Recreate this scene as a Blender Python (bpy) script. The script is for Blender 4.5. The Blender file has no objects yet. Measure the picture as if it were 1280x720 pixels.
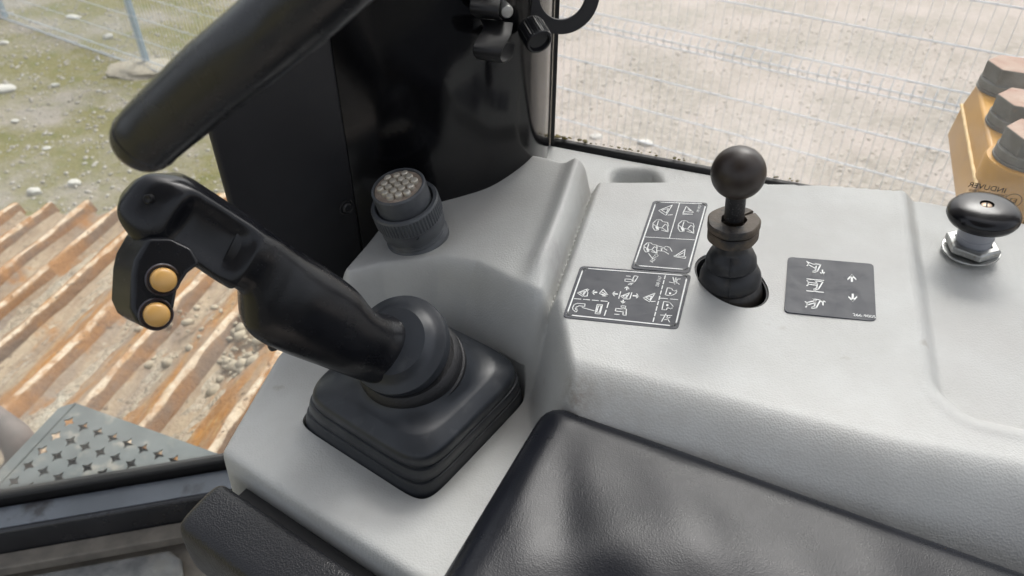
import bpy, bmesh, math, random
import numpy as np
from mathutils import Vector, Matrix
random.seed(7); rng = np.random.default_rng(7)
SC = bpy.context.scene
COL = SC.collection
R = math.radians

# ------------------------------------------------------------------ camera
EYE = 3.0                      # lens height above the yard
FPX, PITCH = 950.0, R(38.9)
cP, sP = math.cos(PITCH), math.sin(PITCH)
cd = bpy.data.cameras.new('camera'); cam = bpy.data.objects.new('camera', cd); COL.objects.link(cam)
cam.location = (0, 0, EYE); cam.rotation_euler = (R(90) - PITCH, 0, 0)
cd.sensor_width = 36; cd.lens = FPX / 1280 * 36
cd.clip_start = 0.02; cd.clip_end = 3000
cd.dof.use_dof = True; cd.dof.focus_distance = 0.74; cd.dof.aperture_fstop = 8.5
SC.camera = cam

# ------------------------------------------------------------------ sky, sun, exposure
SUN_AZ, SUN_EL = R(25), R(52)
w = bpy.data.worlds.new('World'); SC.world = w; w.use_nodes = True
nt = w.node_tree; bg = nt.nodes['Background']
sky = nt.nodes.new('ShaderNodeTexSky'); sky.sky_type = 'NISHITA'; sky.sun_disc = False
sky.sun_elevation = SUN_EL; sky.sun_rotation = SUN_AZ; sky.dust_density = 6; sky.air_density = 1.0; sky.ozone_density = 1.5
hs = nt.nodes.new('ShaderNodeHueSaturation'); hs.inputs['Saturation'].default_value = 0.30
nt.links.new(sky.outputs[0], hs.inputs['Color']); nt.links.new(hs.outputs[0], bg.inputs[0])
bg.inputs[1].default_value = 0.13
sd = bpy.data.lights.new('sun', 'SUN'); sd.energy = .85; sd.angle = R(26); sd.color = (1, .985, .96)
so = bpy.data.objects.new('sun', sd); COL.objects.link(so)
dv = Vector((math.sin(SUN_AZ) * math.cos(SUN_EL), math.cos(SUN_AZ) * math.cos(SUN_EL), math.sin(SUN_EL)))
so.rotation_euler = (-dv).to_track_quat('-Z', 'Y').to_euler(); so.location = (3, 6, 12)
SC.view_settings.view_transform = 'Standard'; SC.view_settings.look = 'None'
SC.view_settings.exposure = 1.05; SC.view_settings.gamma = 1

# ------------------------------------------------------------------ measuring helpers (sight lines used to survey the place)
FW = np.array([0, cP, -sP]); UP = np.array([0, sP, cP]); RT = np.array([1., 0, 0])
O = np.array([0, 0, EYE])
def ray(px, py):
    return RT * ((px - 640) / FPX) + UP * ((360 - py) / FPX) + FW
def ath(px, py, h):            # point on the level that lies h below the lens
    d = ray(px, py); return O + d * (h / -d[2])
def atd(px, py, t):            # point at depth t
    return O + ray(px, py) * t
def onplane(px, py, p, n):
    d = ray(px, py); return O + d * (((np.array(p) - O) @ np.array(n)) / (d @ np.array(n)))
def V(x, y, h): return np.array([x, y, EYE - h])
def unit(v): v = np.asarray(v, float); return v / np.linalg.norm(v)

# ------------------------------------------------------------------ object helpers
def empty(name, loc, label=None, cat=None, group=None):
    o = bpy.data.objects.new(name, None); COL.objects.link(o); o.location = Vector(loc); o.empty_display_size = .05
    tag(o, label, cat, group); return o
def tag(o, label=None, cat=None, group=None, kind=None):
    if label: o['label'] = label
    if cat: o['category'] = cat
    if group: o['group'] = group
    if kind: o['kind'] = kind
    return o
def adopt(o, parent):
    if parent is not None:
        o.parent = parent
        bpy.context.view_layer.update()
        o.matrix_parent_inverse = parent.matrix_world.inverted()
    return o
def mesh(name, verts, faces, m, parent=None, smooth=True, sharp=40):
    me = bpy.data.meshes.new(name)
    me.from_pydata([tuple(map(float, v)) for v in verts], [], faces); me.update()
    bm = bmesh.new(); bm.from_mesh(me); bmesh.ops.recalc_face_normals(bm, faces=bm.faces); bm.to_mesh(me); bm.free()
    me.polygons.foreach_set('use_smooth', [smooth] * len(me.polygons))
    if smooth and sharp: me.set_sharp_from_angle(angle=R(sharp))
    me.materials.append(m)
    o = bpy.data.objects.new(name, me); COL.objects.link(o)
    return adopt(o, parent)
def bevel(o, wd, seg=3, ang=35):
    b = o.modifiers.new('bevel', 'BEVEL'); b.width = wd; b.segments = seg; b.limit_method = 'ANGLE'; b.angle_limit = R(ang)
    b.harden_normals = False
    return o
def subsurf(o, n=1):
    s = o.modifiers.new('sub', 'SUBSURF'); s.levels = n; s.render_levels = n; return o
class MB:
    def __init__(s): s.v, s.f = [], []
    def add(s, v, f):
        b = len(s.v); s.v += [tuple(map(float, p)) for p in v]; s.f += [tuple(i + b for i in q) for q in f]; return s
    def ring(s, rings, cap0=True, cap1=True, closed=False):
        n = len(rings[0]); v = [p for r in rings for p in r]; f = []
        k = len(rings)
        for i in range(k if closed else k - 1):
            a, b = i * n, ((i + 1) % k) * n
            for j in range(n): f.append((a + j, a + (j + 1) % n, b + (j + 1) % n, b + j))
        if not closed:
            if cap0: f.append(tuple(range(n))[::-1])
            if cap1: f.append(tuple((k - 1) * n + j for j in range(n)))
        return s.add(v, f)
    def lathe(s, prof, o, ax, n=48, ref=None, cap0=True, cap1=True):
        ax = unit(ax); ref = np.array([0, 0, 1.]) if ref is None else np.array(ref, float)
        if abs(ref @ ax) > .95: ref = np.array([1., 0, 0])
        e1 = unit(np.cross(ax, ref)); e2 = np.cross(ax, e1); o = np.array(o, float)
        return s.ring([[o + ax * z + (e1 * math.cos(2 * math.pi * j / n) + e2 * math.sin(2 * math.pi * j / n)) * r
                        for j in range(n)] for r, z in prof], cap0, cap1)
    def tube(s, pts, r, n=12, cap=True):
        pts = [np.array(p, float) for p in pts]; rs = r if hasattr(r, '__len__') else [r] * len(pts)
        rings = []; e1 = None
        for i, p in enumerate(pts):
            d = unit(pts[min(i + 1, len(pts) - 1)] - pts[max(i - 1, 0)])
            if e1 is None:
                a = np.array([0, 0, 1.]) if abs(d[2]) < .9 else np.array([1., 0, 0]); e1 = unit(np.cross(d, a))
            e1 = unit(e1 - d * (e1 @ d)); e2 = np.cross(d, e1)
            rings.append([p + (e1 * math.cos(2 * math.pi * j / n) + e2 * math.sin(2 * math.pi * j / n)) * rs[i] for j in range(n)])
        return s.ring(rings, cap, cap)
    def box(s, c, ex, ey, ez):        # centre and three half-axis vectors
        c, ex, ey, ez = [np.array(a, float) for a in (c, ex, ey, ez)]
        v = [c + ex * i + ey * j + ez * k for i in (-1, 1) for j in (-1, 1) for k in (-1, 1)]
        return s.add(v, [(0, 1, 3, 2), (4, 6, 7, 5), (0, 4, 5, 1), (2, 3, 7, 6), (0, 2, 6, 4), (1, 5, 7, 3)])
    def prism(s, poly, e):            # polygon pushed along e
        poly = [np.array(p, float) for p in poly]; n = len(poly)
        return s.add(poly + [p + np.array(e) for p in poly], [tuple(range(n)), tuple(range(n, 2 * n))[::-1]] +
                     [(j, (j + 1) % n, n + (j + 1) % n, n + j) for j in range(n)])
    def strip(s, pts, wd, nrm, closed=False, lift=0.0):
        pts = [np.array(p, float) + np.array(nrm) * lift for p in pts]
        if closed: pts = pts + [pts[0]]
        for a, b in zip(pts[:-1], pts[1:]):
            d = b - a; L = np.linalg.norm(d)
            if L < 1e-7: continue
            d /= L; sd_ = np.cross(nrm, d) * wd / 2; a2, b2 = a - d * wd * .45, b + d * wd * .45
            s.add([a2 - sd_, b2 - sd_, b2 + sd_, a2 + sd_], [(0, 1, 2, 3)])
        return s
    def build(s, name, m, parent=None, smooth=True, sharp=40): return mesh(name, s.v, s.f, m, parent, smooth, sharp)
def catmull(pts, n=6):
    P = [np.array(p, float) for p in pts]; out = []
    for i in range(len(P) - 1):
        a, b, c, d = P[max(i - 1, 0)], P[i], P[i + 1], P[min(i + 2, len(P) - 1)]
        for k in range(n):
            t = k / n
            out.append(.5 * ((2 * b) + (c - a) * t + (2 * a - 5 * b + 4 * c - d) * t * t + (3 * b - a - 3 * c + d) * t ** 3))
    return out + [P[-1]]

# ------------------------------------------------------------------ materials
def mat(name, col, rough=.5, col2=None, nscale=8, nmix=(.35, .65), metal=0, bumps=(), spec=.5, rough2=None, detail=6,
        dirt=None, coat=0):
    """bumps: (kind, scale, strength, distance); dirt: (colour, scale, lo, hi)"""
    m = bpy.data.materials.new(name); m.use_nodes = True; t = m.node_tree; N, L = t.nodes, t.links
    p = N['Principled BSDF']; tc = N.new('ShaderNodeTexCoord')
    p.inputs['Base Color'].default_value = (*col, 1); p.inputs['Roughness'].default_value = rough
    p.inputs['Metallic'].default_value = metal; p.inputs['Specular IOR Level'].default_value = spec
    p.inputs['Coat Weight'].default_value = coat; p.inputs['Coat Roughness'].default_value = .08
    def noise(sc, det=detail, rg=.6):
        n = N.new('ShaderNodeTexNoise'); n.inputs['Scale'].default_value = sc; n.inputs['Detail'].default_value = det
        n.inputs['Roughness'].default_value = rg; L.new(tc.outputs['Object'], n.inputs['Vector']); return n.outputs['Fac']
    def ramp(src, lo, hi):
        r = N.new('ShaderNodeMapRange'); r.inputs['From Min'].default_value = lo; r.inputs['From Max'].default_value = hi
        L.new(src, r.inputs['Value']); return r.outputs[0]
    src = None
    if col2 is not None:
        f = ramp(noise(nscale), *nmix); mx = N.new('ShaderNodeMix'); mx.data_type = 'RGBA'
        mx.inputs['A'].default_value = (*col, 1); mx.inputs['B'].default_value = (*col2, 1)
        L.new(f, mx.inputs['Factor']); src = mx.outputs['Result']
    for dc in (dirt or ()):
        f = ramp(noise(dc[1]), dc[2], dc[3]); mx = N.new('ShaderNodeMix'); mx.data_type = 'RGBA'
        if src is None: mx.inputs['A'].default_value = (*col, 1)
        else: L.new(src, mx.inputs['A'])
        mx.inputs['B'].default_value = (*dc[0], 1); L.new(f, mx.inputs['Factor']); src = mx.outputs['Result']
    if src is not None: L.new(src, p.inputs['Base Color'])
    if rough2 is not None:
        f = noise(nscale * 2.3); r = N.new('ShaderNodeMapRange'); r.inputs['From Min'].default_value = .3; r.inputs['From Max'].default_value = .7
        r.inputs['To Min'].default_value = rough; r.inputs['To Max'].default_value = rough2; L.new(f, r.inputs['Value']); L.new(r.outputs[0], p.inputs['Roughness'])
    prev = None
    for kind, sc, st, dist in bumps:
        if kind == 'noise': h = noise(sc, 5)
        elif kind == 'leather':
            v = N.new('ShaderNodeTexVoronoi'); v.feature = 'SMOOTH_F1'; v.inputs['Scale'].default_value = sc; v.inputs['Smoothness'].default_value = .5
            nn = N.new('ShaderNodeTexNoise'); nn.inputs['Scale'].default_value = sc * .4; L.new(tc.outputs['Object'], nn.inputs['Vector'])
            va = N.new('ShaderNodeVectorMath'); va.operation = 'MULTIPLY_ADD'; va.inputs[1].default_value = (.9 / sc,) * 3
            L.new(nn.outputs['Color'], va.inputs[0]); L.new(tc.outputs['Object'], va.inputs[2]); L.new(va.outputs[0], v.inputs['Vector'])
            h = v.outputs['Distance']
        else:
            v = N.new('ShaderNodeTexVoronoi'); v.inputs['Scale'].default_value = sc; L.new(tc.outputs['Object'], v.inputs['Vector']); h = v.outputs['Distance']
        b = N.new('ShaderNodeBump'); b.inputs['Strength'].default_value = st; b.inputs['Distance'].default_value = dist
        L.new(h, b.inputs['Height'])
        if prev is not None: L.new(prev, b.inputs['Normal'])
        prev = b.outputs[0]
    if prev is not None: L.new(prev, p.inputs['Normal'])
    return m
M = {}
M['shell'] = mat('grey_moulded_plastic', (.515, .522, .508), .50, (.445, .447, .43), 9, bumps=[('leather', 520, .32, .0008), ('noise', 60, .12, .0015)],
                 dirt=[((.43, .42, .405), 4.3, .52, .80), ((.30, .27, .23), 21, .68, .84), ((.08, .07, .06), 150, .80, .82)])
def stains(m, spots):
    t = m.node_tree; N, L = t.nodes, t.links; p = N['Principled BSDF']; tc = N.new('ShaderNodeTexCoord').outputs['Object']
    src = p.inputs['Base Color'].links[0].from_socket
    for (pt, rad, colr, amt, sq) in spots:
        d = N.new('ShaderNodeVectorMath'); d.operation = 'SUBTRACT'; L.new(tc, d.inputs[0]); d.inputs[1].default_value = tuple(pt)
        sc = N.new('ShaderNodeVectorMath'); sc.operation = 'MULTIPLY'; L.new(d.outputs[0], sc.inputs[0]); sc.inputs[1].default_value = sq
        ln = N.new('ShaderNodeVectorMath'); ln.operation = 'LENGTH'; L.new(sc.outputs[0], ln.inputs[0])
        f = nmath(N, L, 'MULTIPLY', nmap(N, L, ln.outputs['Value'], rad, rad * .2, 0, amt), nmap(N, L, nnoise(N, L, tc, 90, 6, .7), .38, .62, .15, 1))
        src = nmixc(N, L, f, src, colr)
    L.new(src, p.inputs['Base Color'])
M['leather'] = mat('black_leather', (.006, .007, .010), .26, (.010, .011, .015), 14, bumps=[('leather', 820, .17, .0005), ('noise', 9, .06, .006)], rough2=.30, spec=.22)
M['pad'] = mat('black_vinyl', (.008, .008, .011), .34, (.013, .013, .016), 20, bumps=[('leather', 560, .5, .0010)], rough2=.42)
M['grip'] = mat('black_grip_plastic', (.005, .0055, .0075), .20, (.011, .0115, .014), 30, bumps=[('leather', 700, .16, .0004)], rough2=.30, spec=.38)
M['grip_hard'] = mat('black_hard_plastic', (.005, .0055, .0075), .20, (.010, .0105, .013), 40, bumps=[('leather', 900, .10, .0003)], rough2=.28, spec=.38)
M['rubber'] = mat('black_rubber', (.015, .018, .023), .30, (.026, .030, .037), 16, bumps=[('noise', 300, .12, .0006)], rough2=.50,
                  dirt=[((.07, .073, .077), 34, .58, .9)])
M['rubber_grain'] = mat('grained_rubber', (.012, .012, .014), .5, bumps=[('leather', 620, .45, .0008)])
M['rubber_brown'] = mat('worn_rubber', (.022, .021, .022), .6, (.10, .075, .052), 30, (.36, .50), bumps=[('noise', 160, .4, .002)])
M['boot2'] = mat('lever_boot_rubber', (.014, .015, .018), .42, (.075, .060, .045), 24, (.50, .72), bumps=[('noise', 200, .2, .001)])
M['ball'] = mat('worn_black_ball', (.022, .016, .014), .32, (.036, .026, .021), 40, bumps=[('noise', 90, .05, .001)], rough2=.45)
M['gloss'] = mat('gloss_black_paint', (.003, .003, .004), .10, (.005, .005, .006), 6, bumps=[('noise', 7, .04, .01)], rough2=.16, dirt=[((.05, .05, .052), 240, .74, .80)])
M['matte'] = mat('matte_black_panel', (.013, .013, .016), .5, (.018, .018, .021), 12, bumps=[('leather', 900, .2, .0004)], dirt=[((.05, .05, .052), 60, .72, .85)])
M['seal'] = mat('black_seal', (.012, .012, .013), .6)
M['handle'] = mat('smooth_black_padding', (.007, .008, .010), .20, (.011, .012, .015), 18, bumps=[('leather', 900, .15, .0004), ('noise', 22, .06, .003)], rough2=.34, spec=.6)
M['enamel'] = mat('black_enamel', (.006, .006, .008), .16, bumps=[('noise', 40, .05, .001)], rough2=.3, spec=.42)
M['clip'] = mat('black_steel', (.006, .006, .007), .34, spec=.3, bumps=[('noise', 60, .08, .001)])
M['zinc'] = mat('zinc_steel', (.48, .49, .48), .38, (.36, .36, .35), 60, metal=.85, bumps=[('noise', 180, .3, .0012)], dirt=[((.24, .21, .17), 90, .58, .75)])
M['grey'] = mat('grey_paint', (.30, .31, .34), .35, (.26, .27, .30), 40)
M['conn'] = mat('connector_grey', (.075, .08, .09), .45, (.10, .108, .118), 70, bumps=[('noise', 200, .15, .0006)], dirt=[((.2, .19, .17), 120, .66, .8)])
M['face'] = mat('dirty_connector_face', (.24, .19, .155), .7, (.34, .28, .23), 180, bumps=[('noise', 400, .5, .001)])
M['pin'] = mat('tin_pins', (.74, .70, .62), .38, (.58, .53, .45), 200, metal=.5)
M['button'] = mat('amber_button', (.62, .36, .115), .28, (.57, .33, .10), 50, spec=.5)
M['bezel'] = mat('dark_bezel', (.04, .036, .045), .3)
M['sticker'] = mat('slate_sticker', (.038, .042, .054), .45, (.046, .050, .062), 25, rough2=.58, spec=.35)
M['sticker_edge'] = mat('sticker_rim', (.075, .08, .088), .45)
M['ink'] = mat('white_print', (.85, .86, .85), .5, (.75, .77, .76), 300)
M['blackink'] = mat('black_print', (.012, .011, .010), .6)
M['yellow'] = mat('yellow_machine_paint', (.44, .215, .006), .40, (.36, .17, .006), 12, bumps=[('noise', 60, .12, .003)],
                  dirt=[((.30, .17, .05), 22, .62, .82), ((.62, .45, .2), 110, .66, .75)])
M['bolt_top'] = mat('rusted_bolt_top', (.25, .14, .095), .75, (.31, .23, .18), 40, metal=.1, bumps=[('noise', 220, .5, .002)], dirt=[((.22, .13, .09), 90, .62, .8)])
M['bolt_side'] = mat('bolt_steel', (.10, .105, .098), .6, (.06, .057, .047), 40, metal=.3, bumps=[('noise', 200, .4, .002)], dirt=[((.16, .11, .07), 70, .6, .8)])
M['galv'] = mat('galvanised_wire', (.62, .66, .72), .45, (.52, .56, .62), 20, metal=.25)
M['post'] = mat('galvanised_post', (.36, .47, .58), .45, (.28, .39, .50), 14, metal=.15, bumps=[('noise', 40, .1, .004)])
M['concrete'] = mat('concrete', (.40, .36, .29), .9, (.30, .26, .20), 9, bumps=[('noise', 30, .8, .02)])
M['white_stone'] = mat('pale_stone', (.62, .60, .56), .85, (.46, .44, .40), 14, bumps=[('noise', 20, .6, .02)])
M['floor'] = mat('dirty_rubber_mat', (.30, .305, .30), .8, (.17, .175, .18), 24, bumps=[('noise', 40, .5, .004), ('leather', 260, .3, .001)],
                 dirt=[((.30, .28, .24), 11, .55, .8), ((.05, .05, .055), 18, .62, .70)])
M['earth_trim'] = mat('dusty_metal_trim', (.27, .245, .21), .8, (.18, .165, .145), 20, bumps=[('noise', 50, .5, .004)])
M['sill'] = mat('black_door_frame', (.014, .015, .019), .24, (.03, .032, .038), 5, spec=.6, coat=.3, rough2=.34, bumps=[('noise', 30, .12, .002)], dirt=[((.16, .15, .14), 26, .66, .78)])
M['step'] = mat('galvanised_step', (.145, .16, .16), .65, (.10, .112, .114), 11, metal=.15, bumps=[('noise', 70, .3, .003)], dirt=[((.34, .31, .26), 16, .56, .74)])
M['hose'] = mat('brown_rubber_hose', (.16, .125, .115), .7, (.10, .085, .08), 12, bumps=[('noise', 30, .4, .006)])
M['mud'] = mat('dried_mud', (.42, .35, .26), .95, (.32, .25, .18), 7, bumps=[('noise', 26, 1.0, .03)], dirt=[((.46, .42, .34), 12, .55, .7), ((.17, .15, .13), 14, .66, .74)])
# ------------- ground, rust and glass have their own graphs
def graph(name):
    m = bpy.data.materials.new(name); m.use_nodes = True; t = m.node_tree
    return m, t.nodes, t.links, t.nodes['Principled BSDF']
def nnoise(N, L, vec, sc, det=6, rg=.6):
    n = N.new('ShaderNodeTexNoise'); n.inputs['Scale'].default_value = sc; n.inputs['Detail'].default_value = det; n.inputs['Roughness'].default_value = rg
    L.new(vec, n.inputs['Vector']); return n.outputs['Fac']
def nmap(N, L, src, a, b, c=0., d=1.):
    r = N.new('ShaderNodeMapRange'); r.inputs[1].default_value = a; r.inputs[2].default_value = b; r.inputs[3].default_value = c; r.inputs[4].default_value = d
    L.new(src, r.inputs[0]); return r.outputs[0]
def nmixc(N, L, f, a, b):
    x = N.new('ShaderNodeMix'); x.data_type = 'RGBA'
    for k, s in (('A', a), ('B', b)):
        if isinstance(s, tuple): x.inputs[k].default_value = (*s, 1)
        else: L.new(s, x.inputs[k])
    if isinstance(f, (int, float)): x.inputs['Factor'].default_value = f
    else: L.new(f, x.inputs['Factor'])
    return x.outputs['Result']
def nmath(N, L, op, a, b):
    x = N.new('ShaderNodeMath'); x.operation = op
    for i, s in enumerate((a, b)):
        if isinstance(s, (int, float)): x.inputs[i].default_value = s
        else: L.new(s, x.inputs[i])
    return x.outputs[0]
def ground_mat():
    m, N, L, p = graph('gravel_yard'); tc = N.new('ShaderNodeTexCoord').outputs['Object']
    base = nmixc(N, L, nmap(N, L, nnoise(N, L, tc, 14), .38, .62), (.42, .38, .33), (.27, .245, .21))
    base = nmixc(N, L, nmap(N, L, nnoise(N, L, tc, 1.1), .42, .6), base, (.45, .395, .355))
    v = N.new('ShaderNodeTexVoronoi'); v.inputs['Scale'].default_value = 26; L.new(tc, v.inputs['Vector'])
    base = nmixc(N, L, nmap(N, L, v.outputs['Distance'], .0, .22, .55, 0), base, (.58, .55, .50))
    sx = N.new('ShaderNodeSeparateXYZ'); L.new(tc, sx.inputs[0])
    left = nmap(N, L, sx.outputs[0], -.8, -2.2)
    base = nmixc(N, L, nmath(N, L, 'MULTIPLY', left, .45), base, (.22, .20, .16))
    moss = nmath(N, L, 'MULTIPLY', nmap(N, L, nnoise(N, L, tc, .9, 8, .68), .38, .54), left)
    base = nmixc(N, L, nmath(N, L, 'MULTIPLY', moss, .85), base, (.17, .155, .04))
    base = nmixc(N, L, nmath(N, L, 'MULTIPLY', nmap(N, L, nnoise(N, L, tc, 5, 6), .52, .64), nmath(N, L, 'MULTIPLY', moss, .7)), base, (.12, .135, .03))
    L.new(base, p.inputs['Base Color']); p.inputs['Roughness'].default_value = .95; p.inputs['Specular IOR Level'].default_value = .2
    b = N.new('ShaderNodeBump'); b.inputs['Strength'].default_value = .8; b.inputs['Distance'].default_value = .04
    L.new(nnoise(N, L, tc, 22, 8, .7), b.inputs['Height']); L.new(b.outputs[0], p.inputs['Normal'])
    return m
M['ground'] = ground_mat()
stains(M['shell'], [(ath(716, 492, .51), .030, (.16, .12, .085), .75, (1, 1, .6)), (ath(895, 556, .545), .020, (.22, .14, .08), .6, (2.2, 1, 1)), (ath(905, 585, .56), .05, (.22, .18, .14), .5, (.7, 2.0, 1.5)),
                    (ath(690, 322, .50), .035, (.33, .31, .32), .55, (1, 1, 1)), (ath(760, 512, .53), .07, (.36, .33, .30), .35, (.6, 1.6, 1)), (ath(1000, 590, .56), .12, (.42, .40, .38), .4, (.6, 1.8, 1)),
                    (ath(915, 345, .50), .065, (.42, .41, .39), .35, (1, 1, 1)), (ath(735, 240, .50), .05, (.35, .34, .31), .5, (1.6, .8, 1)), (ath(525, 300, .53), .055, (.30, .28, .25), .55, (1, 1, .5)), (ath(1212, 320, .50), .05, (.40, .39, .36), .5, (1, 1, 1))])
def rust_mat():
    m, N, L, p = graph('rusty_steel'); tc = N.new('ShaderNodeTexCoord').outputs['Object']
    mp = N.new('ShaderNodeMapping'); mp.inputs['Rotation'].default_value = (0, 0, R(14)); mp.inputs['Scale'].default_value = (1.2, .30, 1); L.new(tc, mp.inputs[0])
    s = mp.outputs[0]
    qa = N.new('ShaderNodeAttribute'); qa.attribute_name = 'q'; q = qa.outputs['Fac']
    qn = nmath(N, L, 'ADD', q, nmap(N, L, nnoise(N, L, s, 7, 7, .65), .3, .7, -.30, .30))
    qs = nmath(N, L, 'ADD', q, nmap(N, L, nnoise(N, L, s, 24, 5, .6), .3, .7, -.022, .022))
    tan = nmixc(N, L, nmap(N, L, nnoise(N, L, s, 16), .40, .62), (.29, .21, .145), (.40, .315, .22))
    tan = nmixc(N, L, nmap(N, L, nnoise(N, L, s, 5), .52, .66), tan, (.25, .20, .165))
    org = nmixc(N, L, nmap(N, L, nnoise(N, L, s, 11), .38, .62), (.46, .205, .045), (.35, .165, .06))
    org = nmixc(N, L, nmap(N, L, nnoise(N, L, s, 38), .52, .66), org, (.44, .29, .13)); org = nmixc(N, L, nmap(N, L, nnoise(N, L, s, 6.3), .48, .62), org, (.34, .245, .165))
    c = nmixc(N, L, nmap(N, L, qn, .34, .66), tan, org)
    c = nmixc(N, L, nmath(N, L, 'MULTIPLY', nmap(N, L, qs, .868, .895), nmap(N, L, nnoise(N, L, tc, 22), .38, .58, .30, 1)), c, (.66, .54, .41))
    c = nmixc(N, L, nmap(N, L, qs, .948, .966), c, nmixc(N, L, nmap(N, L, nnoise(N, L, s, 8), .42, .6), (.27, .13, .05), (.19, .125, .085)))  # steep rib faces: rust brown, darkened further in colour to shade the rib
    c = nmixc(N, L, nmap(N, L, nnoise(N, L, tc, 34), .60, .70), c, (.14, .095, .065)); c = nmixc(N, L, nmap(N, L, nnoise(N, L, tc, 60, 3), .68, .78), c, (.50, .43, .34)); c = nmixc(N, L, nmap(N, L, nnoise(N, L, tc, 6.5, 6), .54, .66), c, (.34, .165, .06))
    L.new(c, p.inputs['Base Color']); p.inputs['Roughness'].default_value = .85; p.inputs['Specular IOR Level'].default_value = .25
    b = N.new('ShaderNodeBump'); b.inputs['Strength'].default_value = .9; b.inputs['Distance'].default_value = .016
    L.new(nnoise(N, L, tc, 30, 8, .68), b.inputs['Height']); L.new(b.outputs[0], p.inputs['Normal'])
    return m
M['rust'] = rust_mat()
M['worn'] = mat('worn_bright_steel_edge', (.62, .54, .44), .6, (.50, .38, .26), 12, metal=.1, bumps=[('noise', 40, .4, .004)])
def glass_mat(name, dust, tint, blot):
    m, N, L, p = graph(name); N.remove(p); out = N['Material Output']; tc = N.new('ShaderNodeTexCoord').outputs['Object']
    tr = N.new('ShaderNodeBsdfTransparent'); tr.inputs[0].default_value = (*tint, 1)
    gl = N.new('ShaderNodeBsdfGlossy'); gl.inputs['Roughness'].default_value = .02
    fr = N.new('ShaderNodeFresnel'); fr.inputs['IOR'].default_value = 1.25
    a = N.new('ShaderNodeMixShader'); L.new(fr.outputs[0], a.inputs[0]); L.new(tr.outputs[0], a.inputs[1]); L.new(gl.outputs[0], a.inputs[2])
    df = N.new('ShaderNodeBsdfDiffuse'); df.inputs[0].default_value = (.80, .78, .75, 1)
    tl = N.new('ShaderNodeBsdfTranslucent'); tl.inputs[0].default_value = (.80, .78, .75, 1)
    dd = N.new('ShaderNodeMixShader'); dd.inputs[0].default_value = .6; L.new(df.outputs[0], dd.inputs[1]); L.new(tl.outputs[0], dd.inputs[2])
    f = nmath(N, L, 'ADD', nmap(N, L, nnoise(N, L, tc, 4, 4), .40, .68, dust * .5, dust + blot), nmap(N, L, nnoise(N, L, tc, 900, 2), .70, .76, 0, .25))
    b = N.new('ShaderNodeMixShader'); L.new(f, b.inputs[0]); L.new(a.outputs[0], b.inputs[1]); L.new(dd.outputs[0], b.inputs[2])
    L.new(b.outputs[0], out.inputs[0]); return m
M['glass'] = glass_mat('dusty_side_glass', .085, (.97, .975, .97), .10)
M['glass2'] = glass_mat('door_glass', .035, (.96, .975, .96), .05)

# ================================================================== THE YARD
S = 400
gm = MB(); gm.add([(-S, -S, 0), (S, -S, 0), (S, S, 0), (-S, S, 0)], [(0, 1, 2, 3)])
tag(gm.build('ground', M['ground'], smooth=False), kind='structure')
# loose pebbles
bm = bmesh.new(); bmesh.ops.create_icosphere(bm, subdivisions=1, radius=1); bv = np.array([v.co[:] for v in bm.verts]); bf = [[v.index for v in f.verts] for f in bm.faces]; bm.free()
def pebbles(n, xr, yr, smin, smax):
    vs, fs = [], []; nb = len(bv); bfa = np.array(bf)
    for i in range(n):
        x = rng.uniform(*xr); y = rng.uniform(*yr)
        s = smin * (smax / smin) ** (rng.random() ** 2.2)
        a = rng.uniform(0, 6.28); sc = np.array([s * rng.uniform(.8, 1.4), s * rng.uniform(.7, 1.1), s * rng.uniform(.4, .7)])
        v = bv * sc * (1 + rng.normal(0, .10, (nb, 1)))
        ca, sa = math.cos(a), math.sin(a)
        v = np.stack([v[:, 0] * ca - v[:, 1] * sa + x, v[:, 0] * sa + v[:, 1] * ca + y, v[:, 2] + sc[2] * .35], 1)
        vs.append(v); fs.append(bfa + i * nb)
    return np.concatenate(vs), np.concatenate(fs)
def fastmesh(name, v, f, m):
    me = bpy.data.meshes.new(name); me.from_pydata(v.tolist(), [], f.tolist()); me.materials.append(m)
    me.polygons.foreach_set('use_smooth', [True] * len(me.polygons))
    o = bpy.data.objects.new(name, me); COL.objects.link(o); return o
M['peb1'] = mat('pale_gravel', (.50, .47, .43), .9, (.32, .29, .25), 3.1, bumps=[('noise', 60, .4, .01)])
M['peb2'] = mat('grey_gravel', (.46, .42, .37), .9, (.54, .49, .42), 2.3, bumps=[('noise', 60, .4, .01)])
v, f = pebbles(11000, (-7.5, -1.0), (2.4, 9.5), .006, .024); tag(fastmesh('gravel', v, f, M['peb1']), 'pale loose gravel on the mossy ground beyond the track', None, None, 'stuff')
v, f = pebbles(9000, (-.6, 4.6), (1.5, 8.5), .005, .020); tag(fastmesh('gravel', v, f, M['peb2']), 'beige loose gravel behind the side window', None, None, 'stuff')
v, f = pebbles(4200, (-.3, 2.6), (1.4, 3.4), .006, .017); tag(fastmesh('gravel', v, f, mat('yellowish_gravel', (.56, .51, .40), .9, (.36, .32, .26), 5.0, bumps=[('noise', 60, .4, .01)])), 'yellowish gravel nearest to the side window', None, None, 'stuff')
def stone(px, py, r, flat, label, seed):
    p = ath(px, py, EYE); rg = np.random.default_rng(seed)
    b_ = bmesh.new(); bmesh.ops.create_icosphere(b_, subdivisions=3, radius=1)
    vv = np.array([q.co[:] for q in b_.verts]); ff = [tuple(q.index for q in g.verts) for g in b_.faces]; b_.free()
    d = np.ones(len(vv))
    for _ in range(9):
        n = unit(rg.normal(size=3)); k = rg.uniform(.55, .85); d = np.minimum(d, k / np.maximum(vv @ n, 1e-3))
    vv = vv * d[:, None] * np.array([r * 1.25, r * .9, r * flat]) + p + np.array([0, 0, r * flat * .35])
    o = mesh('stone', vv, ff, M['white_stone'], None, True, 30)
    return tag(o, label, 'stone')
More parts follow.
